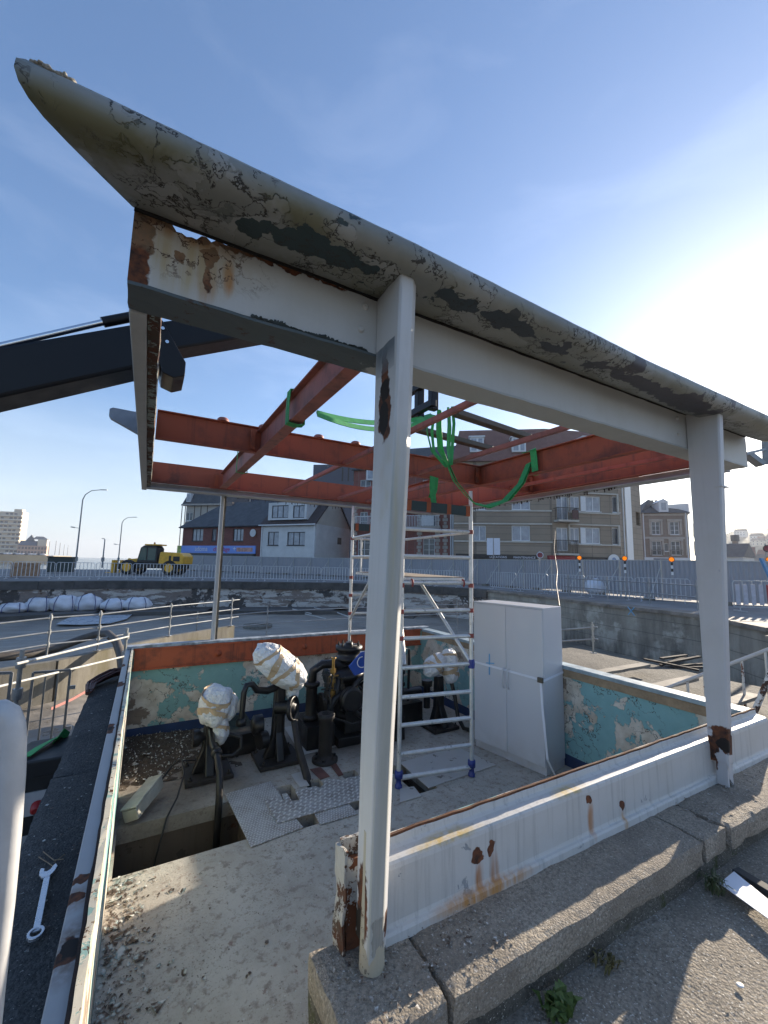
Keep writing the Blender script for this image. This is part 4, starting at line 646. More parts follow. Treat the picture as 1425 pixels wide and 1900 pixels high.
q = MB().tube([atd(x, y, dn + .15) for x, y in ((-10, 1348), (-1, 1400), (-4, 1500), (-16, 1650))], .014, 12); build('inner_bar', q, m_rail, TR)
q = MB()
for k in range(26):
    o = V((rnd(-.07, .07), rnd(-.09, .09), rnd(-.04, .05))); q.tube([atz(166, 1285, .9) + o * .5, atz(170, 1272, .9) + o * .9, atz(190, 1260, .93) + o, atz(212, 1250, .95) + o * 1.1, atz(232, 1246, .96) + o * .6], .013, 6)
solo('cable_bundle', q, plain('reddish_cable', (.11, .04, .03), .6, 0, .6, 30), 'bundle of dark reddish cables lying on the far end of the black plinth', 'cable bundle')
KO = atz(88, 1398, .56) - V((-.78, 4.1, .56)); KO.z = 0
_b0 = build
def build(name, mb, *a, **k):
    mb.v = [p + KO for p in mb.v]; return _b0(name, mb, *a, **k)
KB = thing('power_box', 'black plastic power distribution box with green strap beside the plinth', 'power box', V((-.78, 4.1, -.3)) + KO); q = MB().prism([(-1.05, 3.85, .45), (-.5, 3.85, .45), (-.5, 3.85, .55), (-.6, 3.85, .60), (-.95, 3.85, .60), (-1.05, 3.85, .53)], (0, .55, 0)); build('lid', q, m_black, KB, .015); build('lower_box', MB().rough(-.96, 3.9, -.05, -.53, 4.35, .44, .15, .006, 5), m_black, KB, .01)
q = MB()
for x in (-1.0, -.55):
    for y in (3.9, 4.32): q.tube([(x, y, -.3), (x, y, .45)], .014, 8)
build('stand_frame', q, m_black, KB); q = MB().box(-.9, 3.885, .12, -.68, 3.898, .32); build('socket_panel', q, plain('socket_grey', (.5, .5, .5)), KB); build('red_socket', MB().lathe([(.05, 0), (.045, .06), (.03, .07)], (-.78, 3.885, .2), (0, -1, -.3), 14), plain('socket_red', (.4, .02, .02), .4), KB)
q = MB().ribbon([(-.92, 3.95, .615), (-.85, 4.1, .63), (-.76, 4.25, .64), (-.70, 4.38, .61)], .09, (1, .6, .2), .006); q.ribbon([(-.74, 4.2, .64), (-.70, 4.32, .66), (-.66, 4.38, .6)], .08, (.5, 1, .4), .005); build('green_strap', q, m_sling, KB)
q = MB().tube([(-.78, 3.85, .18), (-.78, 3.75, -.05), (-.72, 3.5, -.27), (-.75, 3.0, -.285), (-.8, 2.4, -.285)], .018, 8); build('supply_cable', q, m_black, KB)
build = _b0
q = MB().rough(-.85, 2.75, -.3, -.52, 3.1, .08, .06, .03, 5, 3, .04); solo('bin_bag', q, plain('black_bag', (.015, .016, .018), .3, 0, .2, 9, .6), 'crumpled black bag standing behind the tube railing', 'bag', smooth_all=True)
sc_ = MB()
for i in range(150):
    x, y = rnd(-.45, -.17), 1.8 + 4.6 * rnd(0, 1) ** 1.4; a = rnd(.003, .013); t_ = rnd(0, 6.28); n = random.choice((3, 4)); sc_.add([(x + a * math.cos(t_ + q * 6.28 / n) * rnd(.5, 1.6), y + a * math.sin(t_ + q * 6.28 / n), ZK + .003 + rnd(0, .004)) for q in range(n)], [tuple(range(n))])
solo('plaster_scraps', sc_, m_flake, 'pale paint scraps scattered over the black plinth', 'debris', kind='stuff')
for pts in (((72, 1590), (88, 1600), (105, 1612)), ((80, 1580), (100, 1596), (118, 1594)), ((100, 1600), (120, 1585))):
    solo('twig', MB().tube([atz(x, y, ZK + .006) for x, y in pts], .0025, 6), m_wood, 'thin dry twig lying on the black plinth beside the spanner', 'twig', 'dry twigs by the spanner')
solo('hanging_cable', MB().tube([atd(1030, 985, 9), atd(1028, 1020, 8.6), atd(1034, 1060, 8), atd(1032, 1085, 7), atd(1038, 1124, 6)], .008, 6), plain('brown_cable', (.25, .18, .12), .6), 'thin brown cable hanging down behind the grey steel cabinet', 'cable')
# ------------------------------------------------------------------ the basin round the cabin
ZQ, ZP, ZT = .9, -1.1, -.3
cop = [V((-40, 30.5, ZQ))] + [atz(x, y, ZQ) for x, y in ((0, 1079), (200, 1078), (400, 1079), (640, 1082), (780, 1087), (870, 1092), (905, 1095), (1000, 1105), (1130, 1121), (1305, 1141))] + [V((15.2, 5, ZQ)), V((14.6, -6, ZQ)), V((14, -30, ZQ))]
t = NT('quay_paving'); n1 = t.noise(.5, 6, .6); m_quay = t.out(t.mix(t.step(n1, .4, .65), (.17, .165, .16), (.26, .25, .235)), .9, 0, t.noise(8, 5), .4, .02)
e1, e2 = ath(-400, 1030, 64), ath(352, 1038, 66); far_ = [V((400, -30, ZQ)), V((900, 100, ZQ)), V((700, 900, ZQ)), V((90, 900, ZQ)), V((e2.x, e2.y, ZQ)), V((e1.x, e1.y, ZQ))]
struct('quay', MB().add(cop + far_, [tuple(range(len(cop) + len(far_)))]), m_quay)
t = NT('basin_mud'); n1 = t.noise(.35, 7, .65); n2 = t.noise(1, 6, .7, t.mp((.5, 2.5, 1))); c = t.mix(t.step(n1, .38, .62), (.30, .26, .21), (.14, .122, .10)); c = t.mix(t.math('MULTIPLY', t.step(n2, .5, .7), .6), c, (.42, .375, .31)); c = t.mix(t.step(t.noise(6, 4, .7), .70, .72), c, (.45, .44, .42))
m_mud = t.out(c, t.ramp(n1, (.4, .75), (.6, .35)), 0, t.math('ADD', n2, t.noise(7, 5)), .5, .05)
struct('basin_floor', grid(-60, -12, 30, 46, 120, 90, lambda x, y: ZP + .05 * noise.noise((x * .5, y * .5, 0)) + .02 * noise.noise((x * 2, y * 2, 0))), m_mud)
t = NT('wet_terrace'); n1 = t.noise(1.1, 7, .65); m_ter = t.out(t.mix(t.step(n1, .42, .6), (.32, .285, .24), (.14, .13, .115)), t.ramp(n1, (.42, .8), (.58, .22)), 0, t.noise(9, 5), .4, .02)
WL = [V((-9., 5.6, 0))] + [atz(x, y, .45) for x, y in ((0, 1240), (100, 1225), (200, 1203), (314, 1179), (430, 1160))]; WL = [V((p.x, p.y, 0)) for p in WL]; WL.append(V((4.6, 14.6, 0)))
struct('terrace', MB().add([V((p.x, p.y, ZT)) for p in WL] + [V((4.6, 7.0, ZT)), V((-.4, 7.0, ZT)), V((-.4, -3, ZT)), V((-9, -3, ZT))], [tuple(range(len(WL) + 4))]), m_ter)
m_conc = gravelly('aged_concrete', (.25, .235, .20), (.15, .14, .12), (.4, .38, .33), .25, .7)
solo('cabin_foundation', MB().rough(-.14, .6, ZP - .4, 5.0, 6.95, -1.03, .4, .01, 3), m_conc, 'concrete foundation block under the control cabin', 'foundation')
q = MB()
for a, b in zip(WL[:-2], WL[1:-1]):
    n_ = (b - a).normalized(); s_ = V((-n_.y, n_.x, 0)); q.prism([a - s_ * .12 + Z1 * ZP, a + s_ * .12 + Z1 * ZP, a + s_ * .12 + Z1 * .43, a - s_ * .12 + Z1 * .45], b - a)
t = NT('upstand_concrete'); st = t.noise(1, 5, .65, t.mp((3, 3, .5))); c = t.mix(t.step(st, .45, .65), (.19, .175, .145), (.11, .10, .08)); m_up = t.out(t.mix(t.math('MULTIPLY', t.step(t.noise(2, 5), .5, .65), .6), c, (.13, .115, .06)), .9, 0, t.noise(12, 5), .4, .01)
solo('upstand_wall', q, m_up, 'stained concrete upstand wall running diagonally behind the left gate', 'low wall')
# basin walls
t = NT('flaking_masonry'); w = t.warp(.5, 1.2); n1 = t.noise(.55, 8, .68, w); br = t.n('TexBrick'); s_ = t.mp((1, 1, 1)); 
n2 = t.noise(1.2, 7, .7, t.mp((.4, .4, 2.)), off=(5, 2, 2)); c = t.mix(t.noise(3, 6, .7), (.15, .125, .11), (.32, .265, .23)); c = t.mix(t.step(n2, .48, .51), c, (.54, .51, .47)); c = t.mix(t.step(n1, .55, .57), c, (.075, .07, .066)); c = t.mix(t.step(t.noise(2.4, 7, .75, w, off=(1, 9, 2)), .60, .62), c, (.45, .44, .43)); c = t.mix(t.step(t.noise(1.5, 6, .6, off=(9, 9, 2)), .62, .68), c, (.10, .055, .035))
m_mas = t.out(c, .9, 0, t.math('ADD', n2, t.noise(5, 6, .7)), 1., .08)
t = NT('board_marked_concrete'); st = t.noise(1, 6, .65, t.mp((1.2, 1.2, .25))); n1 = t.noise(.7, 6, .65); c = t.mix(t.step(st, .42, .66), (.36, .325, .265), (.18, .16, .13)); c = t.mix(t.step(n1, .56, .63), c, (.46, .42, .35)); zz = t.math('FRACT', t.math('MULTIPLY', t.sep(2), 1.9)); c = t.mix(t.math('MULTIPLY', t.step(zz, .06, .02), .6), c, (.06, .055, .05)); c = t.mix(t.math('MULTIPLY', t.ramp(t.sep(2), (0., 1.), (.9, 0.)), t.step(st, .4, .6)), c, (.05, .048, .045))
m_bconc = t.out(c, .9, 0, t.math('ADD', n1, t.noise(6, 5)), .6, .04)
def wallrun(P, z0, z1, th, seg=.8, amp=.05):
    b = MB()
    for i in range(len(P) - 1):
        a, c_ = P[i], P[i + 1]; L = (c_ - a).length; n = max(1, int(L / seg)); m = 8; d = (c_ - a) / L; nn = V((d.y, -d.x, 0)); vs = []
        for k in range(n + 1):
            for j in range(m + 1):
                p = a + (c_ - a) * (k / n); z = z0 + (z1 - z0) * j / m; p = V((p.x, p.y, z)); o = noise.noise(p * .9) * amp + noise.noise(p * 2.7) * amp * .6; vs.append(p + nn * (o if 0 < k < n else 0))
        b.add(vs, [(k * (m + 1) + j, (k + 1) * (m + 1) + j, (k + 1) * (m + 1) + j + 1, k * (m + 1) + j + 1) for k in range(n) for j in range(m)])
        b.add([(a.x, a.y, z1), (c_.x, c_.y, z1), V((c_.x, c_.y, z1)) - nn * th, V((a.x, a.y, z1)) - nn * th], [(0, 1, 2, 3)])
    return b
k0 = 7
FWALL = thing('basin_wall', 'long flaking masonry wall along the far side of the basin under the barriers', 'retaining wall', (0, 32, ZP)); build('masonry', wallrun(cop[:k0 + 1], ZP - .1, ZQ - .5, .4, .7, .10), m_mas, FWALL); cq = MB()
def coping(P, z0, z1, over, th):
    b = MB()
    for a, c_ in zip(P[:-1], P[1:]):
        d = (c_ - a); n = max(1, int(d.length / 1.6)); u = d.normalized(); nn = V((u.y, -u.x, 0))
        for k in range(n):
            p, r = a + d * (k / n) + u * .008, a + d * ((k + 1) / n) - u * .008; p = V((p.x, p.y, z0)); r = V((r.x, r.y, z0)); b.obox(p + nn * (over + rnd(-.01, .01)), r - p, -nn * th, Z1 * (z1 - z0 + rnd(0, .012)))
    return b
build('coping', coping(cop[:k0 + 1], ZQ - .5, ZQ, .12, .9), plain('dark_coping', (.085, .082, .078), .9, 0, .5, 1.2, .4), FWALL)
RWALL = thing('basin_wall', 'board marked concrete wall with rusty ledge on the right side of the basin', 'retaining wall', (17, 10, ZP)); build('concrete', wallrun(cop[k0:], ZP - .1, ZQ - .12, .4, .5, .07), m_bconc, RWALL); build('ledge', coping(cop[k0:], ZQ - .12, ZQ, .1, 1.0), plain('worn_ledge', (.26, .22, .18), .85, 0, .5, 1.5, .4), RWALL)
xm = cop[k0 + 2].lerp(cop[k0 + 3], .15); c = atd(1171, 1134, 22.0); q = MB()
wd = (cop[9] - cop[8]).normalized() if False else None
A_, B_ = cop[8], cop[9]; nn_ = V(((B_ - A_).y, -(B_ - A_).x, 0)).normalized(); 
if atp(1171, 1134, A_, nn_).z < 3: c = atp(1171, 1134, A_ + nn_ * .16 * (1 if nn_.dot(CAM - A_) > 0 else -1), nn_)
wu = (B_ - A_).normalized(); q.bar(c - wu * .15 + Z1 * .16, c + wu * .15 - Z1 * .16, .03, .02, tuple(nn_)); q.bar(c + wu * .15 + Z1 * .16, c - wu * .15 - Z1 * .16, .03, .02, tuple(nn_)); build('blue_cross_mark', q, plain('blue_mark', (.15, .4, .62)), RWALL)
bench = [V((p.x, p.y, 0)) for p in cop[:6]]; q = MB()
for a, b in zip(bench[:-1], bench[1:]):
    d = b - a; u = d.normalized(); nn = V((u.y, -u.x, 0)); q.obox(a + nn * .05 + Z1 * (ZP - .1), d, nn * 2.4, Z1 * .35)
solo('basin_bench', q, plain('dark_bench', (.10, .095, .088), .9, 0, .4, .8, .4), 'low dark concrete ledge at the foot of the far masonry wall', 'ledge')
# big bags on the ledge
m_bag = plain('woven_white_bag', (.68, .70, .75), .7, 0, .12, 2, .4); m_strapb = plain('bag_strap', (.05, .06, .16), .7)
bagd = [(24, 1136, 1.25, .5, -1, 'flattest white bulk bag, leftmost on the far ledge'), (72, 1134, 1.35, .75, 2, 'round white bulk bag second from the left on the far ledge'), (119, 1133, 1.45, .82, 0, 'square white bulk bag on the far ledge left of the tallest bag'), (162, 1132, 1.35, .85, 1, 'tallest white bulk bag with dark straps on the far ledge'), (211, 1132, 1.3, .62, 4, 'slumped white bulk bag right of the tallest one on the far ledge'), (254, 1131, 1.5, .7, 5, 'rightmost white bulk bag leaning over on the far ledge')]
for x, y, w_, h_, sd, lab in bagd:
    P = atz(x, y, -.85); B_ = thing('bulk_bag', lab, 'bulk bag', P, .1, 'white bulk bags on the far ledge')
    def bulge(p, d, sd=sd, h_=h_): f = 1 + .22 * noise.noise(d * 1.5 + V((sd, 0, 0))) + .1 * noise.noise(d * 4 + V((0, sd, 0))) + .04 * noise.noise(d * 9); q = p * f; q.z = max(-h_ * .5, q.z); return q
    build('sack', MB().sphere(P + Z1 * h_ * .5, (w_ * .55, .55, h_ * .62), 26, 18, bulge), m_bag, B_, smooth_all=True); q = MB()
    for dx in (-.3, .32):
        q.ribbon([P + V((dx * w_, -.62, .03)), P + V((dx * w_, -.6, h_ * .6)), P + V((dx * w_ * .8, -.3, h_ * 1.02)), P + V((dx * w_ * .6, .1, h_ * 1.15))], .04, (1, 0, 0), .01)
    build('lifting_strap', q, m_strapb, B_)
pts = [atz(x, y, ZP + .03) for x, y in ((104, 1160), (125, 1149), (150, 1143), (190, 1141), (245, 1142), (235, 1150), (205, 1158), (150, 1161))]
solo('tarpaulin', MB().prism([(p.x, p.y, ZP + .07 + .05 * noise.noise(p)) for p in pts], (0, 0, .02)), plain('pale_tarp', (.42, .46, .50), .3, 0, .1, 1), 'pale sheet spread flat on the basin floor in front of the bags', 'sheet')
P = atz(478, 1164, ZP); solo('manhole_ring', MB().lathe([(.75, 0), (.75, .14), (.55, .14), (.55, .05)], (P.x, P.y, ZP), (0, 0, 1), 26), m_conc, 'round concrete manhole ring on the basin floor', 'manhole')
for i, (x, y) in enumerate(((560, 1140), (600, 1137), (585, 1150), (640, 1148))):
    P = atz(x, y, ZP); a = rnd(0, 3); solo('pipe_length', MB().tube([P + V((-.7 * math.cos(a), -.5 * math.sin(a), .06)), P + V((.7 * math.cos(a), .5 * math.sin(a), .35))], .035, 8), plain('pale_pipe', (.5, .5, .48), .5), 'short pale pipe lying at the foot of the far masonry wall', 'pipe', 'pale pipes scattered below the far wall')
hz = [ath(x, y, d) for x, y, d in ((-40, 1222, 11.), (0, 1219, 11), (60, 1213, 11.2), (105, 1203, 11.4), (150, 1186, 11.6), (178, 1177, 11.6), (200, 1176, 11.4), (216, 1190, 11), (224, 1215, 10.6), (228, 1250, 10.2))]
solo('suction_hose', MB().tube(hz, .085, 14), plain('brown_hose', (.10, .085, .07), .5, 0, .3, 8), 'thick brown suction hose arching over the concrete upstand', 'hose', smooth_all=True)
q = MB().tube([atz(x, y, z) for x, y, z in ((185, 1300, .0), (200, 1298, .02), (212, 1320, -.02), (205, 1348, -.1))], .19, 18, True, False); solo('pipe_elbow', q, plain('dark_pipe', (.03, .03, .032), .5), 'big dark open pipe elbow lying behind the left gate', 'pipe')
# tube rails
m_galv = plain('galvanised_tube', (.30, .31, .315), .42, .5, .25, 5, .1); m_galvw = plain('pale_tube', (.50, .50, .47), .45, .15, .2, 5)
def tube_rail(name, label, posts, heights, base, mat=m_galv, r=.0165, ext=.3, group=None):
    T = thing(name, label, 'tube rail', posts[0], 0, group)
    for p in posts:
        p = V(p); o = build('post', MB().tube([p, p + Z1 * base], r, 8), mat, T); q = MB().lathe([(.07, 0), (.07, .012)], p, (0, 0, 1), 8)
        build('foot_plate', q, m_galv, o)
        for h in heights: build('coupler', MB().lathe([(r * 1.8, -.05), (r * 1.9, 0), (r * 1.8, .05)], p + Z1 * h, (0, 0, 1), 8).bar(p + Z1 * h + V((-.04, -.03, 0)), p + Z1 * h + V((.04, .03, 0)), .04, .035), m_galv, o)
    for h in heights:
        P = [V(p) + Z1 * h for p in posts]; d0 = (P[0] - P[1]).normalized(); d1 = (P[-1] - P[-2]).normalized(); P[0] = P[0] + d0 * ext; P[-1] = P[-1] + d1 * ext; build('rail', MB().tube(P, r, 8), mat, T)
    return T
wp = [atz(x, y, .46) for x, y in ((-60, 1247), (86, 1219), (180, 1207), (313, 1180), (428, 1161))]; tube_rail('tube_railing', 'galvanised tube railing standing on the diagonal upstand wall', wp, (.24, .48, .76), .84)
p5 = [atz(318, 1179, .46), V((2.4, 13.1, .46)), V((3.6, 13.9, .46))]
bp_ = [V((1.5, 14.2, ZP)), V((3.9, 15.2, ZP)), V((8., 15.4, ZP)), V((12.5, 15.2, ZP))]; tube_rail('tube_railing', 'tube railing on the basin floor seen behind the red sill channel', bp_, (1.35, 1.75), 1.95)
np_ = [ath(40, 1222, 6.6), ath(236, 1182, 9.6)]; 
q = thing('tube_railing', 'bright pale tube rails running from the left gate to the cabin corner', 'tube rail', (np_[0].x, np_[0].y, ZT))
for y0, y1 in ((1232, 1181), (1272, 1216)): build('rail', MB().tube([ath(-60 if y0 > 1250 else 30, y0 + (16 if y0 > 1250 else 0), 6.3), ath(238, y1, 9.5)], .016, 8), m_galvw, q)
for x, yt, d in ((42, 1205, 6.6), (236, 1165, 9.55)): p = ath(x, yt, d); o = build('post', MB().tube([(p.x, p.y, ZT), p], .024, 8), m_galv, q); buildn('coupler', [MB().lathe([(.05, -.06), (.055, 0), (.05, .06)], p - Z1 * k, (0, 0, 1), 8) for k in (.15, .5)], m_galv, o)
rp_ = [V((7.4, 6.7, .1)), V((7.6, 5.7, .1))]; tube_rail('tube_railing', 'short galvanised rail behind the grey steel cabinet', [atd(1020, 1215, 9.3), atd(1101, 1212, 8.6)], (.28, .52), .62, m_galv, .018, .1)
# gates at the left
def gate(x0, y0, x1, y1, d, z0, label):
    a, b = ath(x0, y0, d), ath(x1, y1, d); G = thing('barred_gate', label, 'gate', (a.x, a.y, z0)); q = MB(); a0, b0_ = V((a.x, a.y, z0 + .12)), V((b.x, b.y, z0 + .12))
    for p, r in ((a, b), (a0, b0_)): q.bar(p, r, .03, .03)
    for p in (a, b): q.bar(V((p.x, p.y, z0)), p, .03, .03, (0, 1, 0))
    build('frame', q, plain('dark_galv', (.20, .20, .20), .5, .5, .3), G); q = MB()
    for k in (1, 2): p, r = a0.lerp(b0_, k / 3), a.lerp(b, k / 3); q.bar(p, r, .02, .02, (0, 1, 0))
    build('bars', q, plain('dark_galv_bar', (.22, .22, .21), .5, .5, .3), G); q = MB()
    for z in (.35, .9): q.bar(V((b.x, b.y, z0 + z)), V((b.x + .08, b.y, z0 + z)), .03, .05)
    build('latch', q, m_galv, G); return G
gate(62, 1248, 131, 1243, 7.6, ZT, 'dark barred steel gate standing behind the power box'); gate(-70, 1252, 22, 1248, 6.4, ZT, 'second barred gate cut off at the left picture edge')
q = MB(); a, b = ath(95, 1315, 8.2), ath(170, 1277, 8.6); q.ribbon([a, a.lerp(b, .5) - Z1 * .02, b], .04, (0, 0, 1), .004); solo('barrier_tape', q, plain('tape_red_white', (.6, .25, .22)), 'red and white barrier tape strung behind the barred gate', 'tape')
# ------------------------------------------------------------------ right side beyond the cabin
q = thing('stair_handrail', 'white painted steel handrail with rusty balusters beyond the right column', 'handrail', atd(1300, 1300, 6.4)); ha, hb = atd(1236, 1277, 7.0), atd(1470, 1188, 6.4); build('rail', MB().tube([ha, hb], .026, 10), m_white, q)
m_balu = old_paint('flaking_baluster', (.55, .55, .53), RUST, .56, .6, .2, 6)
for k in (.18, .32, .62, .80): p = ha.lerp(hb, k); build('baluster', MB().bar(p - Z1 * .75, p, .05, .02, (0, 1, 0)), m_balu, q)
q2 = MB().bar(atd(1392, 1340, 5.6), atd(1440, 1225, 5.7), .07, .05, (0, 1, 0)); build('newel', q2, old_paint('newel_paint', (.55, .55, .53), DRUST, .5, .55, .2, 5), q)
for i, (y, x0, x1, z, lab) in enumerate(((3.0, 5.5, 8.6, .52, 'nearest weathered plank beyond the turquoise right wall'), (4.0, 5.4, 8.9, .50, 'second weathered plank beyond the turquoise right wall'), (5.0, 5.5, 9.2, .5, 'farthest weathered plank beyond the turquoise right wall'))):
    solo('timber_plank', MB().rough(x0, y, z - .05, x1, y + .2, z, .25, .008, 3, i), plain('plank', (.24, .21, .17), .85, 0, .3, 5), lab, 'plank')
solo('service_platform', MB().rough(5.3, 1.9, -.1, 10.2, 7.6, .30, .4, .015, 3), gravelly('dirty_platform', (.19, .17, .14), (.08, .075, .065), (.3, .28, .25), .2, .68), 'low concrete service platform between the cabin and the right basin wall', 'platform')
for i in range(6): P = atz(rnd(1236, 1292), rnd(1222, 1240), .33); a = rnd(-1.2, 1.2); L_2 = rnd(.4, .75); q = MB().bar(P - V((L_2 * math.cos(a), L_2 * math.sin(a), rnd(-.1, .1))), P + V((L_2 * math.cos(a), L_2 * math.sin(a), rnd(-.1, .15))), .07, .04); solo('scrap_timber', q, plain('charred_timber', (.045, .035, .03), .9, 0, .5, 4), 'dark scrap timber piled in the right corner of the basin', 'timber', 'scrap timbers piled in the right basin corner')
q = grid(6.3, 2.5, 7.5, 3.5, 20, 20, lambda x, y: .36 + .05 * noise.noise((x * 3, y * 3, 0)) + .03 * noise.noise((x * 8, y * 8, 0))); q.add([v - Z1 * .02 for v in q.v], q.f[:]); solo('plastic_sheet', q, plain('white_sheet', (.7, .72, .76), .4), 'crumpled white plastic sheet behind the handrail', 'sheet', smooth_all=True)
m_wblk = old_paint('whitewashed_concrete', (.50, .50, .48), (.17, .16, .14), .55, .7, .5, 2)
solo('whitewashed_pier', MB().rough(13.3, 2.6, -1.1, 14.3, 4.15, .82, .25, .03, 2.5, 3, .02), m_wblk, 'whitewashed concrete pier at the right end of the basin', 'pier')
solo('ledge_slab', MB().rough(13.0, 1.6, .825, 15.3, 4.4, .93, .25, .02, 3, 2, .01), plain('slab', (.36, .31, .25), .85, 0, .3, 2), 'pale ledge slab on the whitewashed pier under the striped barrier', 'slab')
# ------------------------------------------------------------------ crowd barriers (one model, copied)
m_bar = plain('barrier_galv', (.60, .61, .63), .4, .45, .2, 4, .1)
def barrier_model(name, label, group, w=2.2, h=1.1, nb=17, loc=(0, 0, 0), rz=0, mat=m_bar):
    B_ = thing(name, label, 'barrier', loc, rz, group); build('frame', MB().tube([(.02, 0, .16), (.02, 0, h - .08), (.1, 0, h), (w - .1, 0, h), (w - .02, 0, h - .08), (w - .02, 0, .16), (.02, 0, .16)], .019, 6), mat, B_, local=True); q = MB()
    for k in range(nb): x = .02 + (w - .04) * (k + 1) / (nb + 1); q.box(x - .017, -.009, .16, x + .017, .009, h - .02)
    build('infill_bars', q, mat, B_, local=True)
    for x in (.25, w - .25): build('foot', MB().bar((x, -.3, .015), (x, .3, .015), .05, .03).bar((x, 0, .03), (x, 0, .17), .03, .03, (0, 1, 0)), mat, B_, local=True)
    return B_
def along(P, w):
    """start points and headings of panels of width w laid end to end along a polyline"""
    out = []; i = 0; p = V(P[0]); 
    while i < len(P) - 1:
        d = V(P[i + 1]) - p; L = d.length
        if L < w: i += 1; continue
        a = math.atan2(d.y, d.x); out.append((p.copy(), a)); p = p + d.normalized() * w
    return out
fp = [V((-30, 37, ZQ))] + [atz(x, y, ZQ + .01) for x, y in ((0, 1074), (220, 1074.5), (360, 1075.5), (640, 1080), (800, 1086), (885, 1092))]
proto = None
for p, a in along(fp, 2.25):
    if p.x < -13: continue
    lab = 'pale galvanised crowd barrier in the long row on the far quay edge'
    if proto is None: proto = barrier_model('crowd_barrier', lab, 'crowd barriers on the far quay edge', 2.2, 1.12, 9, p, a)
    else: dup(proto, p, a)
fr_ = [atz(x, y, ZQ + .01) for x, y in ((910, 1093), (1000, 1101), (1120, 1111), (1200, 1116), (1320, 1123))]; pr2 = None
for p, a in along(fr_, 2.25):
    lab = 'dull crowd barrier in the shorter row on the right basin edge'
    if pr2 is None: pr2 = barrier_model('crowd_barrier', lab, 'crowd barriers on the right basin edge', 2.2, 1.12, 11, p, a, plain('barrier_dull', (.50, .52, .55), .5, .3, .2, 4, .1))
    else: dup(pr2, p, a)
tube_rail('tube_railing', 'tube guard rail in front of the right hand crowd barriers', [atz(x, y, ZQ) for x, y in ((1055, 1106), (1128, 1114), (1206, 1122), (1295, 1133))], (.5, .95), 1.15, m_galv, .026, .5)
P = atz(1362, 1134, ZQ + .03); Q_ = atz(1500, 1137, ZQ + .03); SB = barrier_model('striped_barrier', 'white tube barrier with red and white boards at the right picture edge', None, 2.3, 1.15, 5, P, math.atan2((Q_ - P).y, (Q_ - P).x), m_white); m_gbd = plain('grey_board', (.45, .46, .52), .5); m_rbd = plain('red_board', (.35, .03, .04), .5)
for k in range(7): build('barrier_board', MB().box(.1 + k * .3, -.03, .25, .26 + k * .3, -.012, 1.02), m_gbd if k < 3 or k % 2 else m_rbd, SB, local=True)
# ------------------------------------------------------------------ hoarding, lamps, signs on the quay
t = NT('hoarding_sheet'); wv = t.math('SINE', t.math('MULTIPLY', t.sep(0), 31.)); m_hoard = t.out(t.mix(t.noise(.8, 4), (.25, .265, .295), (.31, .325, .355)), .45, .2, wv, .8, .03)
hd = [ath(x, 1040, d) for x, d in ((352, 62), (480, 54), (640, 47), (760, 40), (900, 35), (1040, 30), (1180, 27), (1300, 25.), (1430, 25.5), (1560, 27.5))]; hd = [V((p.x, p.y, ZQ)) for p in hd]; hp = None
for p, a in along(hd, 2.4):
    if hp is None:
        hp = thing('hoarding_panel', 'grey corrugated hoarding panel with diagonal props closing off the street', 'hoarding', p, a, 'hoarding panels along the street'); build('sheet', MB().box(.02, -.02, .08, 2.38, .02, 2.0), m_hoard, hp, local=True); build('top_rail', MB().tube([(0, -.03, 2.01), (2.4, -.03, 2.01)], .025, 6), m_galvw, hp, local=True); build('post', MB().tube([(0, -.05, 0), (0, -.05, 2.05)], .03, 6), m_galvw, hp, local=True); build('prop', MB().tube([(0, -.06, 1.7), (-.35, -1.1, .03)], .022, 6), m_galvw, hp, local=True); build('ballast', MB().box(-.55, -1.3, 0, -.1, -1.0, .16), m_conc, hp, local=True)
    else: dup(hp, p, a)
t = NT('amber_lamp'); e_ = t.n('Emission'); e_.inputs[0].default_value = (1, .24, .01, 1); e_.inputs[1].default_value = .5; o_ = t.n('OutputMaterial'); t.t.links.new(e_.outputs[0], o_.inputs[0]); m_amber = t.m
m_stripe = plain('white_stripe', (.75, .75, .73)); m_bk = plain('flat_black', (.02, .02, .02), .6)
for i, (x, y, d, lab) in enumerate(((1075, 1035, 28.5, 'amber warning lamp above the hoarding nearest the brown block middle'), (1159, 1036, 26.5, 'amber warning lamp in front of the right edge of the brown block'), (1246, 1038, 25.0, 'amber warning lamp in front of the stone corner house'), (1427, 1038, 24.5, 'amber warning lamp at the right picture edge'))):
    d *= .8; c = atd(x, y, d); W = thing('warning_lamp', lab, 'warning lamp', (c.x, c.y, ZQ), 0, 'amber warning lamps on striped posts'); build('post', MB().tube([(c.x, c.y, ZQ), (c.x, c.y, c.z - .1)], .018, 8), m_galv, W); u = V((-c.y, c.x, 0)).normalized() * -1; f = V((-c.x, -c.y, 0)).normalized(); q = MB(); q2 = MB()
    for k in range(4): (q if k % 2 else q2).obox(c - u * .045 - Z1 * (.14 + .15 * k + .15) + f * .04, u * .09, f * .03, Z1 * .155)
    build('striped_board', q, m_stripe, W); build('black_board', q2, m_bk, W); build('lamp', MB().lathe([(.02, -.05), (.09, -.05), (.10, 0), (.09, .05), (.03, .07)], c, f, 16), m_amber, W); build('lamp_hood', MB().lathe([(.12, -.1), (.13, -.05), (.05, -.12)], c, f, 16), plain('lamp_hood', (.35, .15, .02)), W)
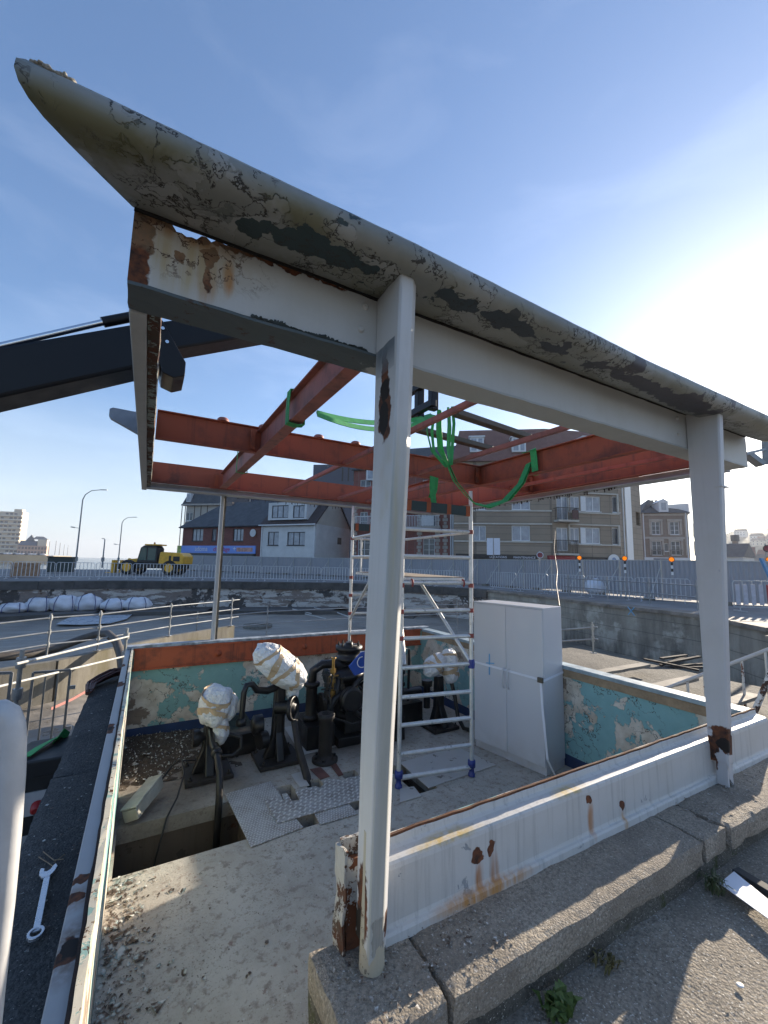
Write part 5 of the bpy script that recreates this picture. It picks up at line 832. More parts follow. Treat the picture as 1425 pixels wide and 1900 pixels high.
def signpost(name, label, x, yt, yb, d, boards, cat='road sign'):
    c = atd(x, yt, d); b = atd(x, yb, d); W = thing(name, label, cat, (b.x, b.y, b.z)); f = V((-c.x, -c.y, 0)).normalized(); u = V((f.y, -f.x, 0)); u = u if u.dot(V((AX.x, BX.x, 0))) > 0 else -u; build('post', MB().tube([b, V((b.x, b.y, c.z))], .035, 8), m_galv, W)
    for kind, dx, yc, w_, h_, m in boards:
        p = atd(x + dx, yc, d) + f * .06; w2, h2 = w_ * d / FPX / 2, h_ * d / FPX / 2; q = MB()
        if kind == 'r': q.obox(p - u * w2 - Z1 * h2, u * w2 * 2, f * .02, Z1 * h2 * 2)
        else: q.lathe([(w2, 0), (w2, .02)], p, f, 20)
        o = build('sign_board', q, m, W)
        if kind == 'c': build('sign_face', MB().lathe([(w2 * .8, 0), (w2 * .8, .012)], p + f * .021, f, 20), plain('dark_red_face', (.22, .03, .04), .5), o)
    return W
m_wsign = plain('white_sign', (.66, .69, .76), .5, 0, .06)
signpost('notice_boards', 'two blank white notice boards side by side on one post behind the barriers', 916, 998, 1085, 33.5, (('r', -7, 1014, 11, 31, m_wsign), ('r', 6, 1014, 11, 31, m_wsign)), 'notice board'); signpost('round_sign', 'round dark red traffic sign with white rim beside the hoarding', 1002, 1022, 1096, 27, (('c', 0, 1030, 12, 12, m_wsign),)); signpost('round_sign', 'dark round sign back cut off at the right picture edge', 1424, 1008, 1060, 30, (('c', 0, 1018, 13, 13, m_bk),))
q = MB().bar(atd(1412, 1036, 13.5), atd(1432, 1078, 13.2), .14, .06); solo('blue_board', q, plain('blue_board', (.06, .22, .42), .5), 'slanting blue board leaning at the right barrier', 'board')
P = atd(1106, 1090, 25); solo('bulk_bag', MB().sphere((P.x, P.y, ZQ + .4), (.7, .6, .5), 20, 14, lambda p, d: p * (1 + .2 * noise.noise(d * 2.2) + .08 * noise.noise(d * 6))), m_bag, 'lone white bulk bag behind the right hand barriers', 'bulk bag', smooth_all=True)
q = MB()
for i in range(9): a = atd(1282 + rnd(-14, 14), 1105 + rnd(-5, 5), 24); q.rough(a.x - .2, a.y - .2, ZQ, a.x + .2, a.y + .2, ZQ + rnd(.2, .5), .1, .05, 4, i)
solo('brick_heap', q, plain('orange_brick', (.35, .13, .05), .8), 'small heap of orange bricks behind the right hand barriers', 'brick heap')
P = atz(43, 1071, ZQ); q = MB().rough(P.x - .75, P.y, ZQ, P.x + .75, P.y + .8, ZQ + 1.0, .25, .04, 4, 2); solo('wooden_crate', q, plain('crate_wood', (.36, .22, .13), .8, 0, .3), 'brown wooden crate behind the barriers at the far left', 'crate'); P = atz(112, 1063, ZQ)
BN = thing('waste_skip', 'dark green waste container beyond the barriers at the far left', 'container', P); build('hull', MB().rough(P.x - .95, P.y - .6, ZQ + .1, P.x + .95, P.y + .6, ZQ + 1.4, .5, .02, 3), plain('skip_green', (.035, .05, .045), .6), BN, .03); build('lid', MB().box(P.x - 1., P.y - .65, ZQ + 1.405, P.x + 1., P.y + .65, ZQ + 1.5), m_bk, BN, .03)
# street lamps along the water
m_lamp = plain('lamp_post_grey', (.30, .32, .34), .45, .3)
def street_lamp(x, yb, yt, d, arm, low, label):
    b, tp = atd(x, yb, d), atd(x, yt, d); b.z = ZQ; u = V((cx_.x, cx_.y, 0)).normalized(); s = d / FPX; tp = V((b.x, b.y, tp.z)); W = thing('street_lamp', label, 'street lamp', b); R_ = abs(arm) * s; sg = 1 if arm > 0 else -1
    build('post', MB().tube([b, b + Z1 * (tp.z - b.z - R_ * .6), V((b.x, b.y, tp.z - R_ * .3)) + u * sg * R_ * .12, tp + u * sg * R_ * .45 - Z1 * R_ * .06, tp + u * sg * R_], [.11, .07, .06, .05, .045], 8), m_lamp, W); build('lantern', MB().bar(tp + u * sg * R_ * .95, tp + u * sg * R_ * 1.35, .22, .10), m_lamp, W, .02)
    if low: o = b + Z1 * (tp.z - b.z) * low; build('low_lantern', MB().bar(o, o - u * .8 + Z1 * .1, .06, .06).bar(o - u * .7 + Z1 * .1, o - u * 1.15 + Z1 * .16, .25, .14), m_lamp, W, .02)
    build('clamp_box', MB().box(b.x - .2, b.y - .15, b.z + .9, b.x + .2, b.y + .15, b.z + 1.5), m_lamp, W, .03)
street_lamp(140, 1048, 905, 56, 33, .5, 'tallest curved street lamp left of the yellow loader'); street_lamp(219, 1046, 958, 80, 20, .42, 'second curved street lamp just left of the loader cab'); street_lamp(190, 1046, 999, 60, -4, 0, 'short street lamp between the two tall curved ones')
for i, (x, yt, d) in enumerate(((89, 1004, 190), (101, 1003, 220), (109, 1007, 240), (117, 1010, 265), (124, 1012, 290))):
    b = atd(x, 1036, d); b.z = 3.0; tp = atd(x, yt, d); solo('lamp_mast', MB().tube([b, V((b.x, b.y, tp.z))], [.2, .14], 6), m_lamp, 'thin distant lamp mast standing along the far quay at the left', 'lamp mast', 'distant lamp masts on the far quay')
# yellow loader
d = 39.5; b = atd(284, 1070, d); u = V((cx_.x, cx_.y, 0)).normalized(); v = V((-u.y, u.x, 0)); G0 = V((b.x, b.y, ZQ)); LD = thing('wheel_loader', 'yellow telescopic wheel loader with green tinted cab parked behind the barriers', 'loader', G0)
m_yel = plain('loader_yellow', (.78, .42, .03), .4, 0, .2, 4, .1); m_tyre = plain('tyre', (.02, .02, .02), .8); m_glass = plain('tinted_glass', (.03, .08, .07), .08, 0, .1)
def L_(x, y, z): return G0 + u * x + v * y + Z1 * z
def lbox(q, x0, y0, z0, x1, y1, z1): return q.obox(L_(x0, y0, z0), u * (x1 - x0), v * (y1 - y0), Z1 * (z1 - z0))
build('chassis', lbox(lbox(MB(), -2.6, -.8, .6, 3.0, .8, 1.15), -3.2, -.5, .45, -2.6, .5, 1.0), m_bk, LD, .05)
q = MB().prism([L_(.9, -1.05, 1.0), L_(3.2, -1.05, 1.0), L_(3.25, -1.05, 1.75), L_(2.9, -1.05, 2.1), L_(1.0, -1.05, 2.15)], v * 2.1); build('engine_cover', q, m_yel, LD, .12); build('grille', lbox(lbox(MB(), 1.9, -1.075, 1.35, 2.1, -1.055, 1.8), 2.3, -1.075, 1.3, 2.9, -1.055, 1.75), m_bk, LD)
q = MB().prism([L_(-1.15, -1., 1.1), L_(.75, -1., 1.1), L_(.75, -1., 2.45), L_(.55, -1., 2.72), L_(-.55, -1., 2.72), L_(-.85, -1., 2.5)], v * 1.2); CBm = build('cab', q, m_bk, LD, .05); q = MB()
q.prism([L_(-.98, -1.02, 1.35), L_(-.25, -1.02, 1.35), L_(-.25, -1.02, 2.5), L_(-.72, -1.02, 2.5)], v * .015); q.prism([L_(-.12, -1.02, 1.35), L_(.62, -1.02, 1.35), L_(.62, -1.02, 2.45), L_(-.12, -1.02, 2.5)], v * .015); build('window', q, m_glass, CBm); build('cab_roof', lbox(MB(), -.5, -1.02, 2.73, .95, .25, 2.85), m_yel, CBm, .04)
build('beacon', MB().lathe([(.09, 0), (.08, .16), (.03, .2)], L_(.1, -.4, 2.85), (0, 0, 1), 10), plain('beacon', (.5, .2, .02), .3), CBm)
q = MB().bar(L_(2.7, .5, 1.9), L_(-2.6, .5, 1.2), .4, .42).bar(L_(-2.5, .5, 1.4), L_(-3.0, .5, .5), .35, .5); build('boom', q, m_yel, LD, .05); q = MB()
for y in (-.6, .6): lbox(q, -3.5, y - .3, .1, -3.3, y + .3, 1.3); lbox(q, -4.2, y - .08, .1, -3.5, y + .08, .16)
build('fork_carriage', q, m_yel, LD, .03)
for x, y in ((-1.9, -.95), (2.0, -.95), (-1.9, .95), (2.0, .95)):
    w_ = build('wheel', MB().lathe([(.62, -.22), (.68, -.15), (.68, .15), (.62, .22), (.4, .22), (.4, -.22)], L_(x, y, .68), v, 26), m_tyre, LD); build('rim', MB().lathe([(.40, -.23), (.36, -.2), (.12, -.18), (.12, -.26)], L_(x, y, .68), v, 20), m_yel, w_)
# ------------------------------------------------------------------ buildings
m_pane = plain('window_glass', (.09, .105, .12), .12, 0, .3, .8, 0); m_paneL = plain('curtain_reflection_glass', (.34, .37, .41), .22, 0, .3, 1.2, 0); m_frw = plain('white_joinery', (.66, .67, .67), .5, 0, .08); m_frd = plain('dark_joinery', (.035, .04, .045), .5)  # paler pane: curtains plus reflected sky, both put into its grey-blue base colour
class FA:
    def __init__(s, x0, d0, x1, d1):
        a, b = atd(x0, 1040, d0), atd(x1, 1040, d1); s.a = V((a.x, a.y, 0)); b = V((b.x, b.y, 0)); s.W = (b - s.a).length; s.u = (b - s.a).normalized(); s.n = V((s.u.y, -s.u.x, 0))
        if s.n.dot(V((CAM.x, CAM.y, 0)) - s.a) < 0: s.n = -s.n
    def uz(s, x, y): p = atp(x, y, s.a, s.n); return (V((p.x, p.y, 0)) - s.a).dot(s.u), p.z
    def r(s, x0, y0, x1, y1): xm, ym = (x0 + x1) / 2, (y0 + y1) / 2; return s.uz(x0, ym)[0], s.uz(xm, y1)[1], s.uz(x1, ym)[0], s.uz(xm, y0)[1]
    def P(s, u, z, o=0.): return s.a + s.u * u + s.n * o + Z1 * z
    def box(s, q, u0, z0, u1, z1, o0, o1): return q.obox(s.P(u0, z0, o0), s.u * (u1 - u0), s.n * (o1 - o0), Z1 * (z1 - z0))
def block(F, parent, mat, z1, depth, holes=(), u0=0., u1=None, z0=ZQ, rev=.16, name='wall'):
    u1 = F.W if u1 is None else u1; q = MB(); us = sorted({u0, u1} | {min(max(h[i], u0), u1) for h in holes for i in (0, 2)}); zs = sorted({z0, z1} | {h[i] for h in holes for i in (1, 3)})
    for i in range(len(us) - 1):
        for j in range(len(zs) - 1):
            mu, mz = (us[i] + us[i + 1]) / 2, (zs[j] + zs[j + 1]) / 2
            if not any(h[0] < mu < h[2] and h[1] < mz < h[3] for h in holes): q.add([F.P(us[i], zs[j]), F.P(us[i + 1], zs[j]), F.P(us[i + 1], zs[j + 1]), F.P(us[i], zs[j + 1])], [(0, 1, 2, 3)])
    for a, b, c, d in holes:
        C_ = [(a, b), (c, b), (c, d), (a, d)]
        for k in range(4): (p, r), (s_, t_) = C_[k], C_[(k + 1) % 4]; q.add([F.P(p, r), F.P(s_, t_), F.P(s_, t_, -rev), F.P(p, r, -rev)], [(0, 1, 2, 3)])
    A = [F.P(u0, z0), F.P(u1, z0), F.P(u1, z0, -depth), F.P(u0, z0, -depth)]; B = [p + Z1 * (z1 - z0) for p in A]; q.add(A + B, [(1, 2, 6, 5), (2, 3, 7, 6), (3, 0, 4, 7), (4, 5, 6, 7)]); return build(name, q, mat, parent)
def window(F, parent, h, fm=m_frw, pm=m_pane, mull=1, bars=0, sill=True, off=-.1, arch=False, lintel=None):
    a, b, c, d = h; q = MB(); t_ = min(.09, (c - a) * .12)
    for r in ((a, b, a + t_, d), (c - t_, b, c, d), (a + t_, b, c - t_, b + t_), (a + t_, d - t_, c - t_, d)): F.box(q, *r, off - .05, off)
    for k in range(1, mull + 1): x = a + (c - a) * k / (mull + 1); F.box(q, x - t_ * .5, b + t_, x + t_ * .5, d - t_, off - .045, off - .005)
    for k in range(1, bars + 1): z = b + (d - b) * k / (bars + 1); F.box(q, a + t_, z - .02, c - t_, z + .02, off - .04, off - .01)
    if sill: F.box(q, a - .06, b - .07, c + .06, b, -.02, .08)
    o = build('window', q, fm, parent); q = MB(); F.box(q, a + .01, b + .01, c - .01, d - .01, off - .09, off - .051); build('pane', q, pm, o); return o
def simple_roof(F, parent, mat, pts, name='roof', th=.18, eave=.3):
    """pts: (u, z, offset) polygon of a roof slope, given thickness"""
    P = [F.P(*p) for p in pts]; n = (P[1] - P[0]).cross(P[2] - P[0]).normalized(); n = n if n.z > 0 else -n; return build(name, MB().prism([p - n * th for p in P], n * th), mat, parent)
def sheetmat(name, a, b, sc, ro=.8, sx=(1, 1, 1), h=.4):
    t = NT(name); n = t.noise(sc, 5, .7); v = t.vor(sc * 3, 'F1', t.mp(sx), 1); c = t.mix(t.step(n, .35, .65), a, b); c = t.mix(.35, c, t.mix(t.noise(sc * 5, 3), a, b)); return t.out(c, ro, 0, t.noise(sc * 6, 4), h, .03)
def brickmat(name, a, b, mo, sc=4., offs=.5):
    t = NT(name); q = t.n('TexBrick'); q.offset = offs; g = t.n('SeparateXYZ'); t.put(g.inputs[0], t.co); cb = t.n('CombineXYZ'); t.put(cb.inputs[0], t.math('ADD', g.outputs[0], g.outputs[1])); t.put(cb.inputs[1], g.outputs[2]); t.put(q.inputs['Vector'], cb.outputs[0])
    t.put(q.inputs['Color1'], a); t.put(q.inputs['Color2'], b); t.put(q.inputs['Mortar'], mo); q.inputs['Scale'].default_value = sc; q.inputs['Mortar Size'].default_value = .012; return t.out(t.mix(t.math('MULTIPLY', t.step(t.noise(.6, 5), .4, .7), .35), q.outputs[0], [k * .5 for k in a]), .9)
m_brick = brickmat('dark_red_brick', (.21, .07, .05), (.15, .05, .04), (.16, .13, .11)); m_slate = sheetmat('grey_slate', (.045, .048, .055), (.10, .105, .11), 1.1); m_tile = sheetmat('brown_tile', (.045, .032, .03), (.075, .055, .05), 1.5); m_tilered = sheetmat('purple_brown_tile', (.16, .08, .065), (.22, .115, .095), 1.2)
m_rend = plain('white_render', (.60, .61, .60), .85, 0, .12, .8); m_rendc = plain('cream_render', (.52, .50, .44), .85, 0, .15, .6); m_tan = brickmat('pebble_panel', (.27, .22, .165), (.31, .255, .195), (.19, .155, .12), .42, 0.); m_band = plain('cream_band', (.50, .47, .41), .8, 0, .2, 1); m_stone = brickmat('grey_brown_brick', (.26, .195, .155), (.20, .16, .135), (.22, .2, .18)); m_dress = plain('pale_stone', (.42, .38, .33), .85, 0, .2, 2)
def text_on(F, parent, body, u, z, size, mat, off=.14, al='LEFT', sx=1.):
    cu_ = bpy.data.curves.new('lettering', 'FONT'); cu_.body = body; cu_.size = size; cu_.extrude = .01; cu_.align_x = al; cu_.materials.append(mat); tmp = bpy.data.objects.new('lettering_curve', cu_); COL.objects.link(tmp); me_ = bpy.data.meshes.new_from_object(tmp.evaluated_get(bpy.context.evaluated_depsgraph_get())); bpy.data.objects.remove(tmp); me_.name = 'lettering'; o = bpy.data.objects.new('lettering', me_); COL.objects.link(o); WM[o.name] = Matrix()
    p = F.P(u, z, off); m = Matrix(((F.u.x, 0, F.n.x, p.x), (F.u.y, 0, F.n.y, p.y), (0, 1, 0, p.z), (0, 0, 0, 1))) @ Matrix.Diagonal((sx, 1, 1, 1)); o.parent = parent; o.matrix_local = WM[parent.name].inverted() @ m; return o
# brick shop
F = FA(336, 61, 482, 54.5); H1 = F.uz(400, 976)[1]; BSH = thing('brick_shop', 'low dark brick shop with slate roof and blue illuminated shop sign', 'shop', F.P(F.W / 2, ZQ)); hs = [F.r(356.6, 981, 376.8, 1004), F.r(393, 981, 401, 1004), F.r(432.4, 981, 451.4, 1004), F.r(352, 1030, 372, 1052), F.r(384, 1030, 408, 1052), F.r(440, 1030, 470, 1052)]
block(F, BSH, m_brick, H1, 9, hs)
for i, h in enumerate(hs): window(F, BSH, h, m_frd, m_paneL if i < 3 else m_pane, 2 if i < 3 else 1)
uR = F.W; ze = H1; rz = F.uz(450, 937)[1] + 1.2
simple_roof(F, BSH, m_slate, [(-.5, ze - .1, .5), (uR, ze - .1, .5), (uR, rz, -4.2), (3.4, rz, -4.2)]); simple_roof(F, BSH, m_slate, [(-.5, ze - .1, .5), (3.4, rz, -4.2), (-.5, ze - .1, -9)], 'roof_hip'); simple_roof(F, BSH, m_slate, [(uR, ze - .1, -9), (-.5, ze - .1, -9), (3.4, rz, -4.2), (uR, rz, -4.2)], 'roof_back')
a, b, c, d_2 = F.r(384, 926, 396, 944); q = MB(); F.box(q, a, b - .6, c, d_2, -4.4, -3.5); build('chimney', q, m_stone, BSH)
a, b, c, d_2 = F.r(330, 1012.6, 475, 1026.5); q = MB(); F.box(q, a + .9, b, c, d_2, .02, .12); t = NT('shop_sign_blue'); xx = t.sep(0); e_ = t.mix(t.noise(.35, 2), (.10, .22, .62), (.20, .34, .75)); SGN = build('shop_sign', q, t.out(e_, .4), BSH); q = MB(); F.box(q, a, b, a + .88, d_2, .02, .13); build('sign_panel', q, plain('sign_lime', (.42, .52, .10), .4, 0, .5, .8), SGN); q = MB(); F.box(q, a, b - .35, c, b - .02, .0, .5); build('awning_box', q, m_frd, BSH)
zz = b + (d_2 - b) * .28; text_on(F, SGN, 'adoma', F.uz(363, 1020)[0], zz, .95, m_wsign); text_on(F, SGN, 'chauffage', F.uz(397, 1020)[0], zz, .85, plain('red_letters', (.50, .03, .10), .5)); text_on(F, SGN, '+', F.uz(433, 1020)[0], zz, 1., m_wsign); q = MB(); F.box(q, F.uz(440, 1020)[0], b + .25, F.uz(470, 1020)[0], d_2 - .25, .125, .135); build('orange_panel', q, plain('sign_orange', (.55, .30, .25), .5, 0, .5, 3), SGN)
q = MB().lathe([(.05, 0), (.5, .02), (.52, .06)], F.P(F.uz(471.6, 989)[0], F.uz(471, 989)[1], .2), F.n, 18); build('satellite_dish', q, m_rend, BSH)
# white house
G = FA(482, 54.5, 584, 51); H2 = G.uz(540, 972)[1]; WH = thing('white_house', 'white rendered house with brown tiled roof and wide flat dormer', 'house', G.P(G.W / 2, ZQ)); hs = [G.r(496.8, 986.6, 517, 1012), G.r(533, 987, 565.5, 1012), G.r(502, 1035, 538, 1060), G.r(542, 1035, 580, 1060)]; GL, GD = G.W, 8.5
block(G, WH, m_rend, H2, GD, hs)
for i, h in enumerate(hs): window(G, WH, h, m_frd if i < 2 else m_frw, m_paneL if i < 2 else m_bk, (2 if i == 1 else 1) if i < 2 else 0)
rz2 = G.uz(540, 930)[1] + 1.5
simple_roof(G, WH, m_tile, [(0, H2 - .05, .4), (GL + .15, H2 - .05, .4), (GL + .15, rz2, -GD / 2), (0, rz2, -GD / 2)]); simple_roof(G, WH, m_tile, [(0, H2 - .05, -GD - .3), (GL + .15, H2 - .05, -GD - .3), (GL + .15, rz2, -GD / 2), (0, rz2, -GD / 2)], 'roof_back')
q = MB().prism([G.P(GL - .15, H2 - .05, -.02), G.P(GL - .15, H2 - .05, -GD), G.P(GL - .15, rz2 - .3, -GD / 2)], G.u * .16); build('gable', q, m_rendc, WH)
a, b, c, d_2 = G.r(498, 932, 569, 964.6); dh = [G.r(504.4, 938, 534.7, 961.5), G.r(543.6, 938, 564.5, 961.5)]; G2 = FA(482, 54.3, 584, 50.8); dh = [(h[0], h[1], h[2], h[3]) for h in dh]; DM = block(G2, WH, m_rend, d_2, 3.2, dh, a, c, b, .1, 'dormer')
for h in dh: window(G2, DM, h, m_frd, m_paneL, 2 if h is dh[0] else 1, off=-.07, sill=False)
q = MB(); G.box(q, -.1, H2 - .22, GL + .2, H2 - .08, .42, .56); build('gutter', q, m_frw, WH); q = MB(); G.box(q, .1, ZQ, .22, H2 - .2, .02, .14); G.box(q, GL - .2, ZQ, GL - .08, H2 - .2, .02, .14); build('downpipe', q, m_frw, WH)
q = MB(); p = G.P(GL + .02, 0, -5.2); q.obox(V((p.x, p.y, G.uz(600, 1006)[1])), -G.n * 1.0, G.u * .03, Z1 * .9); build('side_window', q, m_frd, WH)
SF = FA(584, 51, 652, 62); q = MB()
# timbered house and dark block behind
F = FA(338, 78, 408, 76); TH = thing('timbered_house', 'cream half timbered house with slate mansard behind the brick shop', 'house', F.P(F.W / 2, ZQ)); z1 = F.uz(365, 937)[1]; z2 = F.uz(365, 905)[1]; h = [F.r(345, 951, 357, 966)]; block(F, TH, plain('pale_plaster', (.46, .42, .36), .85, 0, .1, .5), z1, 9, h); window(F, TH, h[0], m_frw, m_pane, 1)
q = MB().prism([F.P(-.6, z1 + .15, .5), F.P(.1, z2, -.8), F.P(F.W - .2, z2, -.8), F.P(F.W + .4, z1 + .15, .5)], -F.n * 8); build('mansard_roof', q, m_slate, TH); q = MB(); F.box(q, -.7, z1 - .15, F.W + .5, z1 + .14, -.2, .65); build('cornice', q, m_dress, TH); q = MB()
for x in (337, 343, 360, 372, 384): a = F.uz(x, 950)[0]; F.box(q, a, ZQ + 4, a + .16, z1 - .16, .01, .06)
F.box(q, 0, F.uz(350, 972)[1], F.W, F.uz(350, 969)[1], .01, .07); build('timber_framing', q, plain('timber_brown', (.13, .10, .085), .8), TH); a, b, c, d_2 = F.r(350, 916, 357, 932); q = MB(); F.box(q, a, b, c, d_2, -.9, .55); DW = build('dormer_window', q, m_frw, TH); q = MB(); F.box(q, a + .15, b + .2, c - .15, d_2 - .2, .555, .57); build('pane', q, m_paneL, DW)
F = FA(418, 95, 458, 95); PB = thing('flat_block', 'pale flat roofed block glimpsed above the slate shop roof', 'building', F.P(F.W / 2, ZQ)); block(F, PB, plain('pinkish_render', (.42, .36, .32), .85, 0, .1, .5), F.uz(430, 921)[1], 8); q = MB(); F.box(q, -.3, F.uz(430, 921)[1], F.W + .3, F.uz(430, 921)[1] + .3, -8.3, .3); build('roof_edge', q, m_dress, PB)
m_navy = plain('dark_blue_cladding', (.05, .065, .095), .6, 0, .15, .4); F = FA(458, 90, 700, 86); NB = thing('dark_block', 'dark blue grey clad modern block rising behind the low houses', 'building', F.P(F.W / 2, ZQ)); u5 = F.uz(580, 900)[0]; block(F, NB, m_navy, F.uz(490, 925)[1], 12, (), 0, u5 - .02); block(F, NB, m_navy, F.uz(600, 862)[1], 14, (), u5, F.W, name='tower'); q = MB()
for x in (634, 645, 655, 667): a = F.uz(x, 885)[0]; F.box(q, a, F.uz(x, 893)[1], a + .35, F.uz(x, 868)[1], .01, .05)
build('slot_window', q, m_bk, NB)
# brick house with balcony
F = FA(652, 54, 838, 50); BH = thing('balcony_house', 'red brick house with pale quoins and white balcony railing behind the scaffold', 'house', F.P(F.W / 2, ZQ)); zt = F.uz(740, 868)[1]; hs = [F.r(668, 950, 682, 976), F.r(783, 946, 808, 977), F.r(785, 999, 807, 1031), F.r(664, 995, 688, 1032), F.r(720, 999, 742, 1031), F.r(720, 946, 745, 977), F.r(784, 890, 806, 925), F.r(668, 890, 688, 925)]
block(F, BH, brickmat('warm_red_brick', (.27, .085, .065), (.20, .07, .055), (.24, .2, .17)), zt, 9, hs)
for h in hs: window(F, BH, h, m_frw, m_pane, 1, 2)
QS = [MB() for _ in range(5)]
for k in range(24):
    z = ZQ + .5 + k * .42
    for j_, u_ in enumerate((F.uz(778, 1000)[0], F.uz(812, 1000)[0], F.uz(690, 1000)[0], F.uz(826, 1000)[0], .34)): w_ = .32 if k % 2 else .18; F.box(QS[j_], u_ - w_, z, u_ + w_, z + .36, .005, .03)
buildn('quoin_strip', QS, m_dress, BH); q = MB(); a0 = F.uz(664, 975)[0]; a1 = F.uz(819, 975)[0]; zb_, zt_ = F.uz(790, 978)[1], F.uz(790, 957.5)[1]; F.box(q, a0, zb_ - .22, a1, zb_, 0, 1.1); BLC = build('balcony_slab', q, m_dress, BH); q = MB(); F.box(q, a0, zt_ - .08, a1, zt_, 1.0, 1.06)
k = a0
while k < a1: F.box(q, k, zb_ + .003, k + .05, zt_ - .085, 1.01, 1.05); k += .2
build('railing', q, m_frw, BLC); q = MB(); F.box(q, F.uz(785, 970)[0], zb_ + .1, F.uz(807, 970)[0], zt_ - .12, .96, .99); build('screen_panel', q, m_frw, BLC)
simple_roof(F, BH, m_slate, [(-.3, zt, .4), (F.W, zt, .4), (F.W, zt + 3.6, -4), (1.5, zt + 3.6, -4)]); simple_roof(F, BH, m_slate, [(-.3, zt, -9), (F.W, zt, -9), (F.W, zt + 3.6, -4), (1.5, zt + 3.6, -4)], 'roof_back'); a, b, c, d_2 = F.r(682, 866, 701, 892); q = MB(); F.box(q, a, b, c, d_2, -.3, .45); D1 = build('dormer_window', q, m_frw, BH); q = MB(); F.box(q, a + .2, b + .2, c - .2, d_2 - .3, .455, .47); build('pane', q, m_paneL, D1); q = MB()
for x in (837, 841): a = F.uz(x, 1000)[0]; F.box(q, a - .1, ZQ, a + .06, zt, .02, .14)
build('downpipe', q, m_frw, BH)
# brown apartment block
F = FA(842, 42.5, 1026, 41); F2 = FA(1026, 41, 1152, 42); F3 = FA(1153, 42, 1194, 46); AB = thing('apartment_block', 'tan panelled apartment block with cream bands, balconies and brown mansard roof', 'apartment block', F.P(F.W, ZQ))
zt = F.uz(930, 856)[1]
hs = [F.r(878, y0, 901.5, y1) for y0, y1 in ((917, 946), (975, 1004), (868, 893))] + [F.r(949.5, y0, 983.5, y1) for y0, y1 in ((917, 946), (975, 1004), (868, 893))] + [F.r(1000, 868, 1018, 893)]
block(F, AB, m_tan, zt, 10, hs)
for h in hs: window(F, AB, h, m_frw, m_paneL, 1)
hs2 = []; kinds = []
for y0, y1, yb_ in ((921, 949, 966), (979, 1009, 1022), (866, 893, 905)):
    for x0, x1, yy_, k in ((1033, 1054, yb_, 'd'), (1058, 1075, y1 - 1, 'w'), (1087, 1114, y1, 'w'), (1136, 1149, y1 + 2, 'n')): hs2.append(F2.r(x0, y0, x1, yy_)); kinds.append(k)
block(F2, AB, m_tan, zt, 10, hs2)
for h, k in zip(hs2, kinds): window(F2, AB, h, m_frw, m_pane if k == 'n' else m_paneL, 0 if k == 'n' else 1, sill=k != 'd')
block(F3, AB, m_tan, zt, 9, (F3.r(1180, 950, 1188, 975),))
q = MB()
for y in (948, 972, 1005, 915, 895): z = F.uz(930, y)[1]; F.box(q, 0, z - .07, F.W, z + .07, .01, .12)
for y0, y1 in ((917.5, 951.5), (976, 1010), (862, 895)):
    z0_, z1_ = F2.uz(1110, y1)[1], F2.uz(1110, y0)[1]; ua, ub = F2.uz(1056, 980)[0], F2.W - .05
    F2.box(q, ua, z0_ - .14, ub, z0_, .01, .16); F2.box(q, ua, z1_, ub, z1_ + .14, .01, .16); F2.box(q, ub - .16, z0_ + .003, ub, z1_ - .003, .01, .16); F2.box(q, ua - .12, z0_ - .05, ua, z1_ + .05, .01, .15)
build('cream_bands', q, m_band, AB); q = MB()
for y0, y1 in ((921, 949), (979, 1009)):
    a, b, c, d_2 = F2.r(1077, y0, 1086, y1); q = MB(); F2.box(q, a, b, c, d_2, .01, .06); build('white_shutter', q, m_frw, AB)
pass
for y0, y1 in ((943.6, 966), (1003, 1027)):
    a, b, c, d_2 = F2.r(1027, y0, 1064, y1); q = MB(); F2.box(q, a, b - .18, c, b, 0, .95); BL = build('balcony', q, m_band, AB); q = MB(); F2.box(q, a, d_2 - .06, c, d_2, .88, .93); k = a
    while k < c: F2.box(q, k, b + .003, k + .03, d_2 - .065, .89, .92); k += .14
    for uu in (a, c - .04):
        F2.box(q, uu, d_2 - .06, uu + .04, d_2 - .003, .02, .875); F2.box(q, uu, b + .003, uu + .04, d_2 - .065, .3, .34); F2.box(q, uu, b + .003, uu + .04, d_2 - .065, .6, .64)
    build('railing', q, m_bk, BL)
    if y0 < 950: q = MB(); F2.box(q, c - .75, b + .1, c - .15, d_2 - .25, .935, 1.05); build('planter', q, plain('planter', (.10, .05, .05), .8, 0, .4), BL)
q = MB(); a = F3.uz(1156, 980)[0]; F3.box(q, a, ZQ, a + .1, zt - .1, .02, .12); a, c = F3.uz(1161, 980)[0], F3.uz(1172, 980)[0]; F3.box(q, a, ZQ, c, zt - .1, .005, .08); build('white_pipe_strip', q, m_frw, AB)
zr = F.uz(930, 786)[1]; q = MB(); A_ = [F.P(-.2, zt, .35), F.P(F.W, zt, .35), F2.P(F2.W + .2, zt, .35), F3.P(F3.W + .2, zt, .3), F3.P(F3.W, zt, -9), F.P(-.2, zt, -10)]; B_ = [F.P(.6, zr, -2.0), F.P(F.W, zr, -2.1), F2.P(F2.W - .4, zr, -2.1), F3.P(F3.W - 1.0, zr, -2.2), F3.P(F3.W - 1.2, zr, -7), F.P(.6, zr, -8)]; q.add(A_ + B_, [tuple(range(6))[::-1], tuple(range(6, 12))] + [(i, (i + 1) % 6, 6 + (i + 1) % 6, 6 + i) for i in range(6)]); RF = build('mansard_roof', q, m_tilered, AB)
